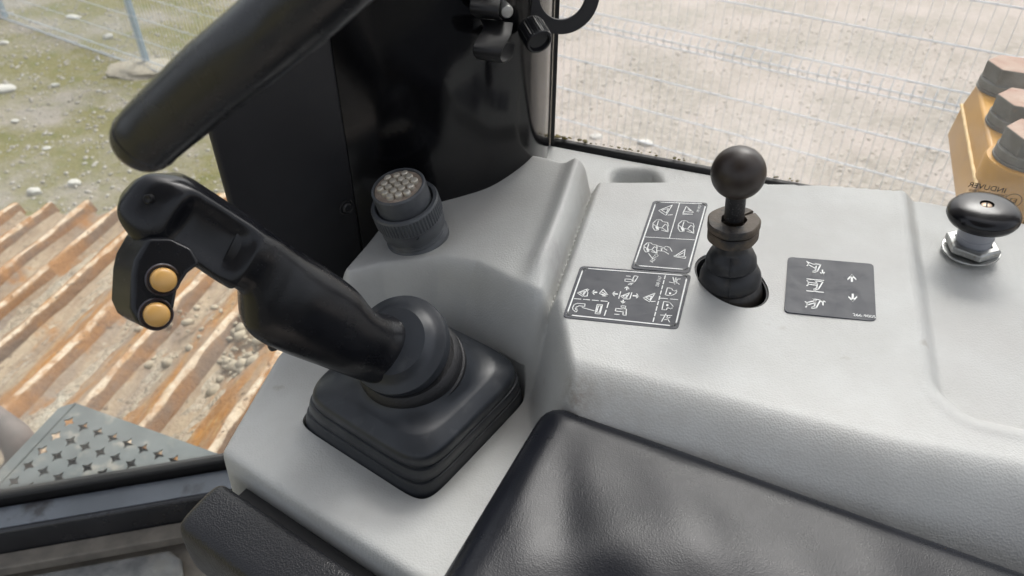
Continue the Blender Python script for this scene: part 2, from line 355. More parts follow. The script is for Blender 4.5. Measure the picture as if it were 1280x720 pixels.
stone(6, 112, .105, .35, 'largest pale stone, a flat slab cut by the left edge of the photo', 1)
stone(137, 48, .055, .8, 'white stone beside the mesh fence, left of its blue post', 2)
stone(45, 241, .050, .7, 'round white stone close behind the second rib of the rusty track', 3)
stone(92, 231, .048, .7, 'white stone near the far edge of the track, right of a similar one', 4)
stone(20, 153, .035, .6, 'small white stone on the moss below the flat slab', 5)
stone(58, 186, .032, .6, 'small white stone in the middle of the mossy patch', 6)
stone(4, 55, .05, .5, 'pale stone at the left edge under the mesh fence', 7)
stone(92, 22, .075, .3, 'long flat pale stone beyond the mesh fence', 8)
stone(745, 172, .045, .5, 'grey oblong stone on the gravel behind the side window, nearest to the black pillar', 9)
stone(806, 180, .055, .45, 'dark grey oblong stone on the gravel behind the window ledge', 10)
stone(70, 108, .04, .6, 'small white stone between the flat slab and the post footing', 12)

# footing under the fence post
FB = ath(180, 85, EYE); fd = unit([.835, -.55, 0])
fv = []
for i in range(9):
    t = i / 8; rr = .26 * math.sqrt(max(0, 1 - (t * .98) ** 3)) + .01
    fv.append([FB + np.array([.02, -.06, t * .07]) + np.array([math.cos(a) * rr * 1.25, math.sin(a) * rr * .8, 0]) * (1 + .1 * math.sin(3 * a + i) + .06 * math.sin(7 * a)) for a in np.linspace(0, 2 * math.pi, 24, endpoint=False)])
tag(MB().ring(fv).build('concrete_footing', M['concrete']), 'lump of pale concrete at the foot of the blue fence post', 'footing')

# mesh fence
P0 = np.array([-3.6, 7.13, 0]); FD = np.array([.835, -.55, 0]); FN = np.array([.55, .835, 0])
fence = empty('mesh_fence', P0, 'galvanised wire mesh fence with folded edges and a blue-grey post', 'fence')
for k, s in enumerate((0.0, -2.55, 2.55 * 3.0)):
    c = P0 + FD * s + FN * .05
    b_ = MB(); b_.box(c + np.array([0, 0, 1.1]), FD * .03, FN * .025, np.array([0, 0, 1.1])); o = b_.build('post', M['post'], fence); bevel(o, .006, 2)
S0, S1 = -3.2, 10.5
def fold(z):      # the mesh is kinked outward between paired wires
    for a, b in ((.01, .105), (.99 + .38, 1.47)):
        if a - 1e-3 <= z <= b + 1e-3: return -.045 * math.sin(math.pi * (z - a) / (b - a))
    return 0.
for z in (.01, .058, .105, .31, .53, .75, .96, 1.165, 1.37, 1.42, 1.47, 1.675, 1.88, 2.08):
    m = MB(); m.tube([P0 + FD * S0 + FN * fold(z) + np.array([0, 0, z]), P0 + FD * S1 + FN * fold(z) + np.array([0, 0, z])], .0038 if z not in (.105, .01) else .0060, 6)
    m.build('horizontal_wire', M['galv'], fence)
m = MB()
for s in np.arange(S0, S1, .05):
    pts = [P0 + FD * s + FN * (fold(z) - .006) + np.array([0, 0, z]) for z in (0.005, .01, .035, .058, .08, .105, 1.37, 1.395, 1.42, 1.445, 1.47, 2.1)]
    m.tube(pts, [.0030 if z_q < .12 or 1.36 < z_q < 1.48 else .0012 for z_q in (.005, .01, .035, .058, .08, .105, 1.3, 1.395, 1.42, 1.445, 1.49, 2.1)], 4)
tag(m.build('vertical_wires', M['galv'], fence), kind='stuff')

# ================================================================== RUSTY TRACK
hd = R(14); E1 = np.array([math.sin(hd), math.cos(hd), 0]); E2 = np.array([math.cos(hd), -math.sin(hd), 0])
ribs = [(-1.467 * 2.0 - .42, 2.06), (-1.467 * 2.0 - .21, 2.03), (-1.467 * 2.0, 2.0), (-1.381 * 1.97, 1.97), (-1.293 * 1.94, 1.94), (-1.206 * 1.91, 1.91), (-1.072 * 1.80, 1.80), (-.947 * 1.70, 1.70),
        (-.815 * 1.60, 1.60), (-.67 * 1.50, 1.50), (-.53 * 1.42, 1.42), (-.42, 1.36)]
track = empty('crawler_track', V(-2, 2, 2.1), 'rusty ribbed steel track with dried mud between its ribs, outside the cab', 'track')
A0, A1 = .35, 2.49
mudrows = []
for k in range(1, len(ribs)):
    (xa, ha), (xb, hb) = ribs[k - 1], ribs[k]
    W = xb - xa
    prof = [(0.06, -.046), (.14, -.068), (.25, -.070), (.38, -.064), (.50, -.052), (.62, -.036), (.74, -.018), (.83, -.006), (.895, 0.0), (.945, -.005), (.99, -.020), (1.065, -.060), (.9, -.09), (.1, -.09)]
    n = 26; rings = []
    endj = rng.uniform(-.02, .03)
    for i in range(n):
        a = A0 + (A1 + endj - A0) * i / (n - 1)
        rings.append([np.array([0, 0, EYE]) + E1 * (a + (.03 * q if i == n - 1 else 0)) + E2 * (xa + W * q) +
                      np.array([0, 0, -(ha + (hb - ha) * q) + dz + (.004 * math.sin(a * 9 + k * 2 + q * 5) + rng.normal(0, .0032) if j < 12 else 0)])
                      for j, (q, dz) in enumerate(prof)])
    sh = MB().ring(rings).build('track_shoe', M['rust'], track, True, 50)
    at = sh.data.attributes.new('q', 'FLOAT', 'POINT'); at.data.foreach_set('value', [prof[t % len(prof)][0] if t % len(prof) < 12 else .1 for t in range(len(sh.data.vertices))])
    # mud lying in the trough of the nearer shoes
    if k >= 5:
        nu, nv = 46, 10; vv = []
        ph = rng.uniform(0, 6, 8)
        for i in range(nu):
            a = A0 + (A1 - .25 - A0) * i / (nu - 1)
            amt = .012 + .030 * max(0, math.sin(a * 2.1 + ph[0]) + .5 * math.sin(a * 5.3 + ph[1])) * .8
            for j in range(nv):
                q = .04 + (.50 + .10 * math.sin(ph[4] + a * 3)) * j / (nv - 1)
                bump = math.sin(math.pi * j / (nv - 1)) ** .7 * amt + .007 * math.sin(a * 23 + j * 1.7 + ph[2]) * math.sin(a * 11 + j + ph[3]) + rng.normal(0, .0055)
                zb = np.interp(q, [p_[0] for p_ in prof[:9]], [p_[1] for p_ in prof[:9]])
                edge = -.02 if i in (0, nu - 1) or j in (0, nv - 1) else 0
                vv.append(np.array([0, 0, EYE]) + E1 * a + E2 * (xa + W * q) + np.array([0, 0, -(ha + (hb - ha) * q) + zb + bump - .014 + edge]))
        ff = [(i * nv + j, i * nv + j + 1, (i + 1) * nv + j + 1, (i + 1) * nv + j) for i in range(nu - 1) for j in range(nv - 1)]
        mudrows.append((vv, ff))
m = MB()
for vv, ff in mudrows: m.add(vv, ff)
tag(m.build('dried_mud', M['mud'], track, True, None), kind='stuff')
m = MB(); m.box(V(0, 0, 2.35) + E1 * 1.42 + E2 * -2.0, E1 * .9, E2 * 1.3, np.array([0, 0, .18])); m.build('track_frame', M['seal'], track, False)

# broken rubble lying on the ribs beside the console
vr, fr_ = pebbles(260, (0, 1), (0, 1), .004, .026)
vr = vr.reshape(260, -1, 3)
for i in range(260):
    cxy = vr[i].mean(0); px_, py_ = 292 + rng.normal(0, 24), 432 + rng.normal(0, 26)
    if i > 150: px_, py_ = rng.uniform(150, 330), rng.uniform(380, 500)
    hq = 1.60 + (300 - px_) * .0012; q = ath(px_, py_, hq)
    vr[i] = vr[i] - [cxy[0], cxy[1], 0] + [q[0], q[1], q[2] - .016]
ro = fastmesh('rubble', vr.reshape(-1, 3), fr_, mat('grey_rubble', (.40, .34, .25), .95, (.26, .22, .165), 9, bumps=[('noise', 50, .6, .01)])); adopt(ro, track); tag(ro, kind='stuff')

# ================================================================== STEP, HOSE, SILL, FLOOR
HS = 1.5
c0 = ath(86, 527, HS); av = ath(86 + 18.0, 527 + 6.6, HS) - c0; bv_ = ath(86 - 16.2, 527 + 17.6, HS) - c0
step = empty('step_plate', c0, 'grey perforated metal step with star-shaped holes outside the door glass', 'step')
m = MB(); NI, NJ = 16, 9
star_r = [.37, .17]
for i in range(NI):
    for j in range(NJ):
        c = c0 + av * i + bv_ * j
        outer = [c + av * x + bv_ * y for x, y in ((.5, 0), (.5, .5), (0, .5), (-.5, .5), (-.5, 0), (-.5, -.5), (0, -.5), (.5, -.5))]
        rot = rng.normal(0, .05); fill = 1.0
        inner = [c + (av * math.cos(a) + bv_ * math.sin(a)) * (star_r[q % 2] * (1 if q % 2 else 1)) for q, a in enumerate(np.arange(8) * math.pi / 4 + rot)]
        lip = [c + (p_ - c) * 1.10 for p_ in inner]; lip = [p_ + np.array([0, 0, .0]) for p_ in lip]
        m.add(outer + lip + inner, [(q, (q + 1) % 8, 8 + (q + 1) % 8, 8 + q) for q in range(8)] + [(8 + q, 8 + (q + 1) % 8, 16 + (q + 1) % 8, 16 + q) for q in range(8)])
B0 = c0 - av * .5 - bv_ * .5; eA = av * NI; eB = bv_ * NJ; ua, ub = unit(av), unit(bv_); mg = .030
def strip_(p, q, d): m.add([p, q, q + d, p + d], [(0, 1, 2, 3)])
strip_(B0, B0 + eA, -ub * mg); strip_(B0, B0 + eB, -ua * mg); strip_(B0 + eB, B0 + eB + eA, ub * mg)
m.add([B0, B0 - ua * mg, B0 - (ua + ub) * mg * .55, B0 - ub * mg], [(0, 1, 2, 3)])
pl = m.build('plate', M['step'], step, False); so_ = pl.modifiers.new('thick', 'SOLIDIFY'); so_.thickness = .004; so_.offset = -1
m = MB(); z_ = np.array([0, 0, -.02])
for p, q in ((B0 - ub * mg - ua * mg * .3, B0 + eA - ub * mg), (B0 - ua * mg - ub * mg * .3, B0 + eB - ua * mg)):
    d = unit(q - p); nrm = np.cross(d, [0, 0, 1]); m.box((p + q) / 2 + z_ * 1.05, (q - p) / 2, nrm * .003, z_)
m.build('folded_rim', M['step'], step, False)
m = MB(); m.box(B0 + eA * .5 + eB * .5 + np.array([0, 0, -.040]), eA * .49, eB * .49, np.array([0, 0, .008])); m.build('hole_shade_sheet', M['seal'], step, False); m = MB(); m.box(B0 + eA * .5 + eB * .5 + np.array([0, 0, -.018]), ua * .02, ub * .02, np.array([0, 0, .0125]))  # first box: black sheet added below so the star holes look dark
m.build('bracket', M['seal'], step, False)
hp = [ath(-90, 470, 1.62), ath(-40, 505, 1.60), ath(0, 533, 1.59), ath(22, 552, 1.60), ath(28, 580, 1.66), ath(10, 600, 1.75)]
tag(MB().tube(catmull(hp, 8), .042, 20).build('rubber_hose', M['hose']), 'thick brown hose behind the perforated step at the left edge', 'hose')

HB = 1.20
f0, f1 = ath(-120, 640 + 12, HB), ath(330, 577, HB); n0, n1 = ath(-120, 690 + 26, HB), ath(330, 614, HB)
dr = unit(f1 - f0); nr = unit(np.array([dr[1], -dr[0], 0])); wdt = float((ath(100, 648, HB) - f0) @ nr)
sill = empty('door_sill', (f0 + f1) / 2, 'glossy black cab frame rail across the lower left corner above the floor mat', 'frame rail')
L_ = np.linalg.norm(f1 - f0) / 2; cc = (f0 + f1) / 2
m = MB(); m.box(cc + nr * wdt / 2 - np.array([0, 0, .04]), dr * L_, nr * wdt / 2, np.array([0, 0, .04])); bevel(m.build('rail', M['sill'], sill, True, 30), .007, 4)
m = MB(); m.box(cc + nr * wdt / 2 + np.array([0, 0, .0012]), dr * L_, nr * (wdt / 2 - .007), np.array([0, 0, .0012])); bevel(m.build('rail_sheen_sheet', mat('painted_sky_sheen', (.16, .18, .215), .26, (.11, .125, .15), 6, rough2=.4, bumps=[('noise', 30, .1, .002)], dirt=[((.05, .052, .06), 9, .58, .68)]), sill, True, 30), .0008, 2)  # lighter sheet on the black rail, sky reflection put into its colour
m = MB(); m.box(cc - nr * .012 - np.array([0, 0, .01]), dr * L_, nr * .0115, np.array([0, 0, .03])); bevel(m.build('glass_seal', M['seal'], sill, True, 30), .004, 2)
m = MB(); m.box(cc + nr * (wdt + .0175) - np.array([0, 0, .072]), dr * L_, nr * .017, np.array([0, 0, .012])); bevel(m.build('threshold_strip', M['earth_trim'], sill, True, 30), .003, 2)
HF = 1.285
fl = MB(); fl.box(V(-.3, .35, HF + .03), dr * .9, nr * .62, np.array([0, 0, .012])); tag(fl.build('floor', M['earth_trim'], None, False), kind='structure')
q0 = cc + nr * (wdt + .040); q0[2] = EYE - HF
poly = [q0 - dr * .45, q0 + dr * .13, q0 + dr * .155 + nr * .025, q0 + dr * .24 + nr * .5, q0 - dr * .45 + nr * .5]
mt = MB().prism(poly, (0, 0, -.016)).build('floor_mat', M['floor'], None, True, 30); bevel(mt, .006, 3)
tag(mt, 'worn dusty grey rubber mat on the cab floor in the lower left corner', 'mat')

# ================================================================== CONSOLE
def seg_sdf(X, Y, poly):       # signed distance, negative inside
    d = np.full(X.shape, 1e9); inside = np.zeros(X.shape, bool); n = len(poly)
    for i in range(n):
        (ax, ay), (bx, by) = poly[i], poly[(i + 1) % n]
        ex, ey = bx - ax, by - ay; t = np.clip(((X - ax) * ex + (Y - ay) * ey) / (ex * ex + ey * ey), 0, 1)
        d = np.minimum(d, np.hypot(X - ax - t * ex, Y - ay - t * ey))
        c = ((ay > Y) != (by > Y)) & (X < (bx - ax) * (Y - ay) / ((by - ay) if by != ay else 1e-12) + ax); inside ^= c
    return np.where(inside, -d, d)
def inset(poly, r):
    n = len(poly); A = sum(poly[i][0] * poly[(i + 1) % n][1] - poly[(i + 1) % n][0] * poly[i][1] for i in range(n)); sg = 1 if A > 0 else -1
    out = []
    for i in range(n):
        p, q, s = np.array(poly[i - 1]), np.array(poly[i]), np.array(poly[(i + 1) % n])
        d1, d2 = unit(q - p), unit(s - q); n1 = np.array([-d1[1], d1[0]]) * sg; n2 = np.array([-d2[1], d2[0]]) * sg
        k = r / (1 + n1 @ n2); out.append(tuple(q + (n1 + n2) * k))
    return out
def sst(a, b, x): t = np.clip((x - a) / (b - a), 0, 1); return t * t * (3 - 2 * t)
def smax(a, b, k): h = np.clip(.5 + .5 * (a - b) / k, 0, 1); return b + (a - b) * h + k * h * (1 - h)
def half(X, Y, a, b):           # distance to the left of a->b (positive)
    d = unit(np.array(b) - np.array(a)); return (X - a[0]) * -d[1] + (Y - a[1]) * d[0]

HA = .50                         # level of the decal plateau
def console_height(X, Y):
    # plateau
    l1 = half(X, Y, (.043, .606), (.105, .835)); l2 = half(X, Y, (.055, .470), (.043, .606))
    dl = np.maximum(l1, l2) + .012 * np.exp(-(((l1 - l2)) / .03) ** 2) * 0
    fr = np.maximum.reduce([half(X, Y, (.70, .262), (.41, .369)), half(X, Y, (.41, .369), (.18, .437)), half(X, Y, (.18, .437), (.055, .468))])
    bk = np.maximum.reduce([half(X, Y, (.10, .833), (.27, .833)), half(X, Y, (.27, .833), (.405, .824)), half(X, Y, (.405, .824), (.545, .7995)), half(X, Y, (.545, .7995), (.72, .72))])
    g = np.sqrt((np.maximum(dl + .008, 0) / .050) ** 2 + (np.maximum(fr + .018, 0) / .135) ** 2 + (np.maximum(bk, 0) / .010) ** 2)
    zA = -HA - .16 * sst(0, 1, g)
    # oval-ended shallow well at the right end
    rp = inset([(.503, .86), (.377, .478), (.392, .440), (.60, .372), (.9, .40), (.9, .80)], .03)
    dR = .03 - seg_sdf(X, Y, rp); zA = zA - .012 * sst(0, .016, dR) + .0012 * np.exp(-((dR + .006) / .006) ** 2)
    # joystick deck
    zB = np.full(X.shape, -.62)
    # hump behind the joystick
    hp_ = inset([(-.212, .678), (-.150, .696), (-.085, .694), (-.045, .674), (.004, .618), (.036, .592), (.104, .835), (.062, .868), (.02, .90), (.02, 1.02), (-.085, 1.02), (-.165, .80)], .015)
    dC = seg_sdf(X, Y, hp_) - .015
    zC = -.537 + .044 * sst(-.21, .07, X) - .010 * np.exp(-((X + .02) / .06) ** 2) * sst(.64, .74, Y) + .012 * sst(.74, .90, Y)
    zC = zC + .016 * np.exp(-((dl - .024) / .013) ** 2) * sst(.60, .68, Y) - .010 * np.exp(-((dl - .001) / .007) ** 2)
    wl = np.where(X < -.14, .030, .070); wl = .018 + .018 * sst(-.19, -.10, X)
    zC = zC - .15 * sst(0, 1, np.maximum(dC + .012, 0) / (wl + .024))
    # ledge by the window with its scoop
    dd = seg_sdf(X, Y, [(.03, .84), (.10, .80), (.8, .55), (.8, .90), (.03, 1.1)])
    zD = -.53 - .15 * sst(0, .012, dd)
    scoop = .11 * np.exp(-(((X - .167) / .0255) ** 4 + ((Y - .862) / .042) ** 4)) * sst(.0, .004, bk)
    z = smax(zB, zC, .014); z = smax(z, zA, .012); z = smax(z, zD, .006) - scoop
    # groove between hump and plateau
    z = z - .0085 * np.exp(-((dl - .006) / .0048) ** 2) * sst(.585, .63, Y) * (1 - sst(.84, .87, Y))
    # outer outline, rolled over at the edge
    out = [(-.300, .500), (-.277, .642), (-.215, .830), (-.10, 1.0), (.05, 1.0), (.058, .990), (.54, .8015), (.600, .7775), (.645, .740), (.80, .40), (.80, .10), (.40, .07), (-.085, .359)]
    dO = .012 - seg_sdf(X, Y, inset(out, .012)); r = .010
    e = np.clip(r - dO, 0, r); z = z - (r - np.sqrt(np.maximum(r * r - e * e, 0))) - np.maximum(-dO, 0) * 16
    # soft unevenness of the moulding
    z = z + .0008 * np.sin(X * 21 + Y * 9) * np.sin(Y * 17 - X * 5)
    return np.maximum(z, -.86)
GS = .0025; xs = np.arange(-.335, .775, GS); ys = np.arange(.20, 1.02, GS)
X, Y = np.meshgrid(xs, ys); Z = console_height(X, Y) + EYE
nx, ny = len(xs), len(ys)
verts = np.stack([X.ravel(), Y.ravel(), Z.ravel()], 1)
I = np.arange(nx * ny).reshape(ny, nx)
quads = np.stack([I[:-1, :-1].ravel(), I[:-1, 1:].ravel(), I[1:, 1:].ravel(), I[1:, :-1].ravel()], 1)
border = np.concatenate([I[0, :], I[1:, -1], I[-1, -2::-1], I[-2:0:-1, 0]])
bv2 = verts[border].copy(); bv2[:, 2] = EYE - 1.0; nb0 = len(verts); nbd = len(border)
faces = quads.tolist() + [(int(border[(i + 1) % nbd]), int(border[i]), nb0 + i, nb0 + (i + 1) % nbd) for i in range(nbd)] + [tuple(nb0 + i for i in range(nbd))[::-1]]
console = empty('control_console', V(.2, .6, .62), 'light grey moulded control console with control stickers, filling the right half of the cab', 'console')
me = bpy.data.meshes.new('console_shell'); me.from_pydata(np.concatenate([verts, bv2]).tolist(), [], faces); me.update()
shell = bpy.data.objects.new('console_shell', me); COL.objects.link(shell)
LEV = np.array([.2325, .6335])   # centre of the lever opening
# openings are cut right through the moulding
cut = MB(); e1c = unit([-.25, 1, 0]); 
cut.ring([[np.array([LEV[0], LEV[1], zz]) + np.array([.0350 * math.cos(a), .0460 * math.sin(a), 0]) + np.array([-.008, 0, 0]) * math.sin(a) for a in np.linspace(0, 2 * math.pi, 64, endpoint=False)] for zz in (EYE - .60, EYE - .44)])
BC = np.array([-.1045, .5625]); bh = R(125.7); bx = np.array([math.sin(bh), math.cos(bh), 0]); by = np.array([-bx[1], bx[0], 0])
def sq_ring(c, a, b, n_, N_=64, e=5.0):
    t = np.linspace(0, 2 * math.pi, N_, endpoint=False); ct, st = np.cos(t), np.sin(t)
    x = np.sign(ct) * np.abs(ct) ** (2 / e) * a; y = np.sign(st) * np.abs(st) ** (2 / e) * b
    return [np.array(c) + bx * x[i] + by * y[i] for i in range(N_)]
cut.ring([sq_ring((BC[0], BC[1], zz), .0915, .0915, 0, 64, 10) for zz in (EYE - .70, EYE - .58)])
cutter = cut.build('cutter', M['shell'])
bo = shell.modifiers.new('openings', 'BOOLEAN'); bo.object = cutter; bo.operation = 'DIFFERENCE'; bo.solver = 'EXACT'
dg = bpy.context.evaluated_depsgraph_get(); ev = shell.evaluated_get(dg); me2 = bpy.data.meshes.new_from_object(ev)
shell.modifiers.clear(); shell.data = me2; me2.name = 'console_shell'; bpy.data.objects.remove(cutter)
me2.materials.clear(); me2.materials.append(M['shell'])
me2.polygons.foreach_set('use_smooth', [True] * len(me2.polygons)); me2.set_sharp_from_angle(angle=R(60))
adopt(shell, console)
m = MB(); m.box(V(-.10, .57, .705), (.1, 0, 0), (0, .1, 0), (0, 0, .004)); m.build('inner_tray', M['seal'], console, False); m = MB(); m.box(V(LEV[0], LEV[1], .60), (.06, 0, 0), (0, .07, 0), (0, 0, .004)); m.build('inner_tray', M['seal'], console, False)

# --- stickers: flat prints glued on the plateau
UPV = np.array([0, 0, 1.])
def text_on(name, s, p, xdir, nrm, size, m, parent, mirror=False, align='LEFT'):
    cu = bpy.data.curves.new(name, 'FONT'); cu.body = s; cu.size = size; cu.align_x = align; cu.extrude = .00005
    o = bpy.data.objects.new(name, cu); COL.objects.link(o)
    dgx = bpy.context.evaluated_depsgraph_get(); mm = bpy.data.meshes.new_from_object(o.evaluated_get(dgx)); bpy.data.objects.remove(o)
    mm.name = name; x = unit(xdir); n = unit(nrm); y = np.cross(n, x)
    if mirror: x = -x
    vs = [np.array(p) + x * v.co.x + y * v.co.y + n * v.co.z for v in mm.vertices]
    fs = [tuple(q.vertices) for q in mm.polygons]; bpy.data.meshes.remove(mm)
    return mesh(name, vs, fs, m, parent, False)
def rounded(pts, r, n=5):
    out = []; k = len(pts)
    for i in range(k):
        p, q, s = pts[i - 1], pts[i], pts[(i + 1) % k]; a = q + unit(p - q) * r; b = q + unit(s - q) * r
        for j in range(n + 1):
            t = j / n; out.append(a * (1 - t) ** 2 + q * 2 * t * (1 - t) + b * t * t)
    return out
def sticker(scale, ox, oy, outer, lines, border=None, dashed=(), fills=(), label=None, rim=True, lw=.0012):
    f_ = lambda p: ath(ox + p[0] / scale, oy + p[1] / scale, HA)
    pts = rounded([f_(p) for p in outer], .006)
    pr = MB().prism([p + UPV * .0008 for p in pts], (0, 0, -.0019)); o = pr.build('sticker', M['sticker'] , console, False)
    if label: o['label'] = label
    ink = MB(); lf = .00105
    if border is not None: ink.strip(rounded([f_(p) for p in border], .0045), .0015, UPV, True, lf)
    for l in lines: ink.strip([f_(p) for p in l], lw, UPV, False, lf)
    for l in dashed:
        a, b = f_(l[0]), f_(l[1]); L = np.linalg.norm(b - a); k = max(2, int(L / .0085))
        for i in range(k): ink.strip([a + (b - a) * (i + .12) / k, a + (b - a) * (i + .80) / k], .0011, UPV, False, lf)
    for poly in fills:
        q = [f_(p) + UPV * lf for p in poly]; ink.add(q, [tuple(range(len(q)))])
    ink.build('print', M['ink'], o, False)
    return o, f_
def tri(cx, cy, s, rot=0, d=1):    # blade-on-arms pictogram
    c, n = math.cos(rot), math.sin(rot)
    P = lambda x, y: (cx + (x * c - y * n) * s * d, cy + (x * n + y * c) * s)
    return [[P(-1, .25), P(1, -.55), P(.05, .95), P(-1, .25)], [P(-.55, .2), P(.45, -.05), P(.1, .6), P(-.55, .2)], [P(.35, .9), P(1, .85)]]
def arrow(x0, y0, x1, y1, hw, lw_=None):
    d = np.array([x1 - x0, y1 - y0], float); L = np.linalg.norm(d); d /= L; n = np.array([-d[1], d[0]]); e = np.array([x1, y1])
    a = e - d * hw * 1.0
    w_ = lw_ or hw * .28
    s0 = np.array([x0, y0]); t = e - d * hw * .2
    return [[tuple(s0 + n * w_), tuple(t + n * w_), tuple(t - n * w_), tuple(s0 - n * w_)],
            [tuple(e), tuple(a + n * hw), tuple(a + n * hw - d * hw * -.0 - n * w_ * .2 - d * w_ * 1.6), tuple(e - d * w_ * 2.3), tuple(a - n * hw - d * w_ * 1.6 + n * w_ * .2), tuple(a - n * hw)]]
def hand(cx, cy, s):
    P = lambda x, y: (cx + x * s, cy + y * s)
    return ([[P(-1, .2), P(-.95, -.35), P(-.5, -.75), P(.05, -.72), P(.25, -.5), P(.85, -.42), P(.95, .05), P(.55, -.2), P(.15, .25), P(.9, .8), P(.85, 0)],
             [P(-1, .2), P(-.75, .6), P(-.3, .55), P(-.25, .2), P(.15, .3)], [P(-.9, -.15), P(-.5, .1), P(-.3, -.6)], [P(.9, .8), P(.1, .55)]],
            [[P(-.7, .1), P(-.35, .05), P(-.25, .35), P(-.5, .55)]])
# sticker by the lever (upper)
h1, k1 = hand(330, 310, 72); h2, k2 = hand(560, 320, 74); h3, k3 = hand(240, 510, 62)
lines = tri(372, 158, 62) + [[(530, 195), (560, 135), (625, 190), (530, 200)], [(545, 185), (600, 178), (575, 158)], [(530, 208), (615, 206)]] + h1 + h2 + h3 + \
    [[(300, 490), (345, 505), (335, 535)], [(330, 520), (380, 495), (410, 505), (430, 540)], [(300, 535), (360, 540), (400, 565)], [(345, 505), (385, 530)], [(220, 560), (258, 610)]] + \
    [[(450, 580), (555, 590), (550, 605), (450, 588)], [(465, 578), (550, 522), (540, 580)], [(490, 575), (535, 553)]] + [[(500, 105), (408, 420)], [(183, 411), (632, 437)]]
st1, f_ = sticker(7.2, 780, 240, [(262, 82), (757, 102), (590, 738), (60, 690)], lines, [(288, 97), (737, 113), (573, 706), (91, 666)], (), k1 + k2 + k3,
                  'slate grey sticker of hand and blade symbols in three boxes', lw=.0010)
text_on('print_text', 'AUTO', f_((258, 645)) + UPV * .00105, f_((300, 590)) - f_((258, 645)), UPV, .0062, M['ink'], st1)
text_on('print_text', '109-9927', f_((672, 192)) + UPV * .00105, f_((695, 125)) - f_((672, 192)), UPV, .0045, M['ink'], st1)
# lower sticker of joystick directions
lines = tri(210, 305, 48) + [[(255, 340), (262, 315), (255, 300), (270, 285)]] + [[(372, 320), (405, 282), (450, 335), (372, 325)], [(385, 330), (445, 350), (400, 345)], [(395, 310), (425, 325)]] + tri(612, 338, 42) + \
    [[(570, 305), (552, 368)], [(675, 315), (655, 375)]] + tri(838, 350, 55) + \
    [[(612, 185), (690, 192), (680, 215), (610, 208), (612, 185)], [(700, 155), (735, 162), (700, 215), (675, 205), (700, 155)], [(640, 235), (690, 222), (660, 245), (640, 235)], [(625, 158), (660, 160)],
     [(525, 462), (600, 470), (592, 495), (520, 488), (525, 462)], [(575, 438), (618, 440), (612, 460), (575, 455), (575, 438)], [(600, 465), (625, 468), (620, 530), (590, 525), (600, 465)], [(515, 517), (555, 520)]] + \
    [[(118, 455), (135, 425), (165, 415), (235, 420), (232, 445), (180, 438), (150, 450), (165, 480), (150, 498), (122, 475), (118, 455)], [(210, 455), (320, 485)], [(350, 425), (400, 428), (375, 515), (330, 512), (350, 425)], [(362, 438), (388, 440), (370, 500), (344, 498), (362, 438)]] + \
    [[(1030, 215), (1075, 225), (1090, 175)], [(1062, 170), (1078, 235)], [(1085, 190), (1130, 185)], [(1080, 205), (1120, 235)], [(1100, 190), (1095, 225)],
     [(1010, 268), (1050, 275), (1060, 295), (1100, 300), (1085, 325), (1040, 345), (990, 335), (1010, 268)], [(1075, 300), (1098, 290)],
     [(975, 398), (1030, 405), (1065, 445), (1050, 470), (1010, 455), (1000, 478), (958, 475), (975, 398)], [(1065, 445), (1040, 470)],
     [(945, 525), (1050, 530)], [(995, 515), (955, 585)], [(1000, 545), (1030, 590)], [(985, 570), (1035, 545)], [(1010, 535), (1000, 570)]]
fills = []
for a in ((545, 328, 487, 324), (350, 312, 296, 310), (625, 292, 634, 250), (595, 380, 588, 422), (683, 343, 745, 348)): fills += arrow(*a, 22, 6)
fills += [[(1025, 312), (1045, 312), (1045, 330), (1025, 330)], [(1000, 422), (1020, 424), (1018, 442), (998, 440)], [(140, 455), (165, 462), (160, 480), (142, 475)]]
st2, f_ = sticker(7.53, 700, 325, [(192, 60), (1236, 143), (1108, 662), (24, 543)], lines, [(220, 84), (1197, 155), (1085, 629), (63, 522)],
                  [((128, 370), (460, 398)), ((460, 398), (412, 545)), ((992, 148), (872, 598)), ((930, 365), (1125, 382))], fills,
                  'slate grey sticker of joystick direction arrows and machine symbols', lw=.0010)
text_on('print_text', '338-3167', f_((925, 262)) + UPV * .00105, f_((955, 165)) - f_((925, 262)), UPV, .0050, M['ink'], st2)
# right-hand sticker
def tip(cx, cy, up):
    s = -1 if up else 1
    return [[(cx - 95, cy - 55 * 1), (cx - 75, cy - 25), (cx - 80, cy - 10)], [(cx - 90, cy - 28), (cx + 5, cy + 5 - 10 * s)], [(cx - 85, cy - 50), (cx + 10, cy - 15)],
            [(cx - 35, cy - 32), (cx + 30, cy - 25), (cx - 5, cy + 45), (cx - 40, cy + 48), (cx - 42, cy + 35), (cx - 15, cy + 28), (cx - 8, cy - 10), (cx - 35, cy - 32)]]
lines = [[(348, 128), (368, 155), (350, 165)], [(362, 135), (435, 165)], [(358, 155), (425, 190)], [(410, 148), (472, 155), (440, 220), (402, 228), (402, 215), (425, 210), (432, 165), (410, 148)],
         [(488, 205), (488, 243)], [(472, 228), (488, 244), (504, 226)],
         [(350, 285), (497, 299)], [(348, 392), (495, 406)], [(350, 300), (360, 312), (362, 335), (348, 345)], [(360, 315), (440, 325)], [(362, 335), (432, 342)], [(422, 303), (492, 312), (450, 378), (412, 388), (412, 375), (435, 368), (442, 325), (422, 303)],
         [(335, 490), (350, 505), (350, 525), (338, 538)], [(350, 498), (430, 478)], [(352, 520), (425, 498)], [(405, 465), (470, 475), (432, 545), (392, 552), (392, 538), (415, 532), (425, 490), (405, 465)],
         [(492, 520), (492, 478)], [(478, 492), (492, 476), (510, 492)]]
fills = arrow(752, 312, 752, 243, 40, 9) + arrow(760, 418, 760, 492, 40, 9)
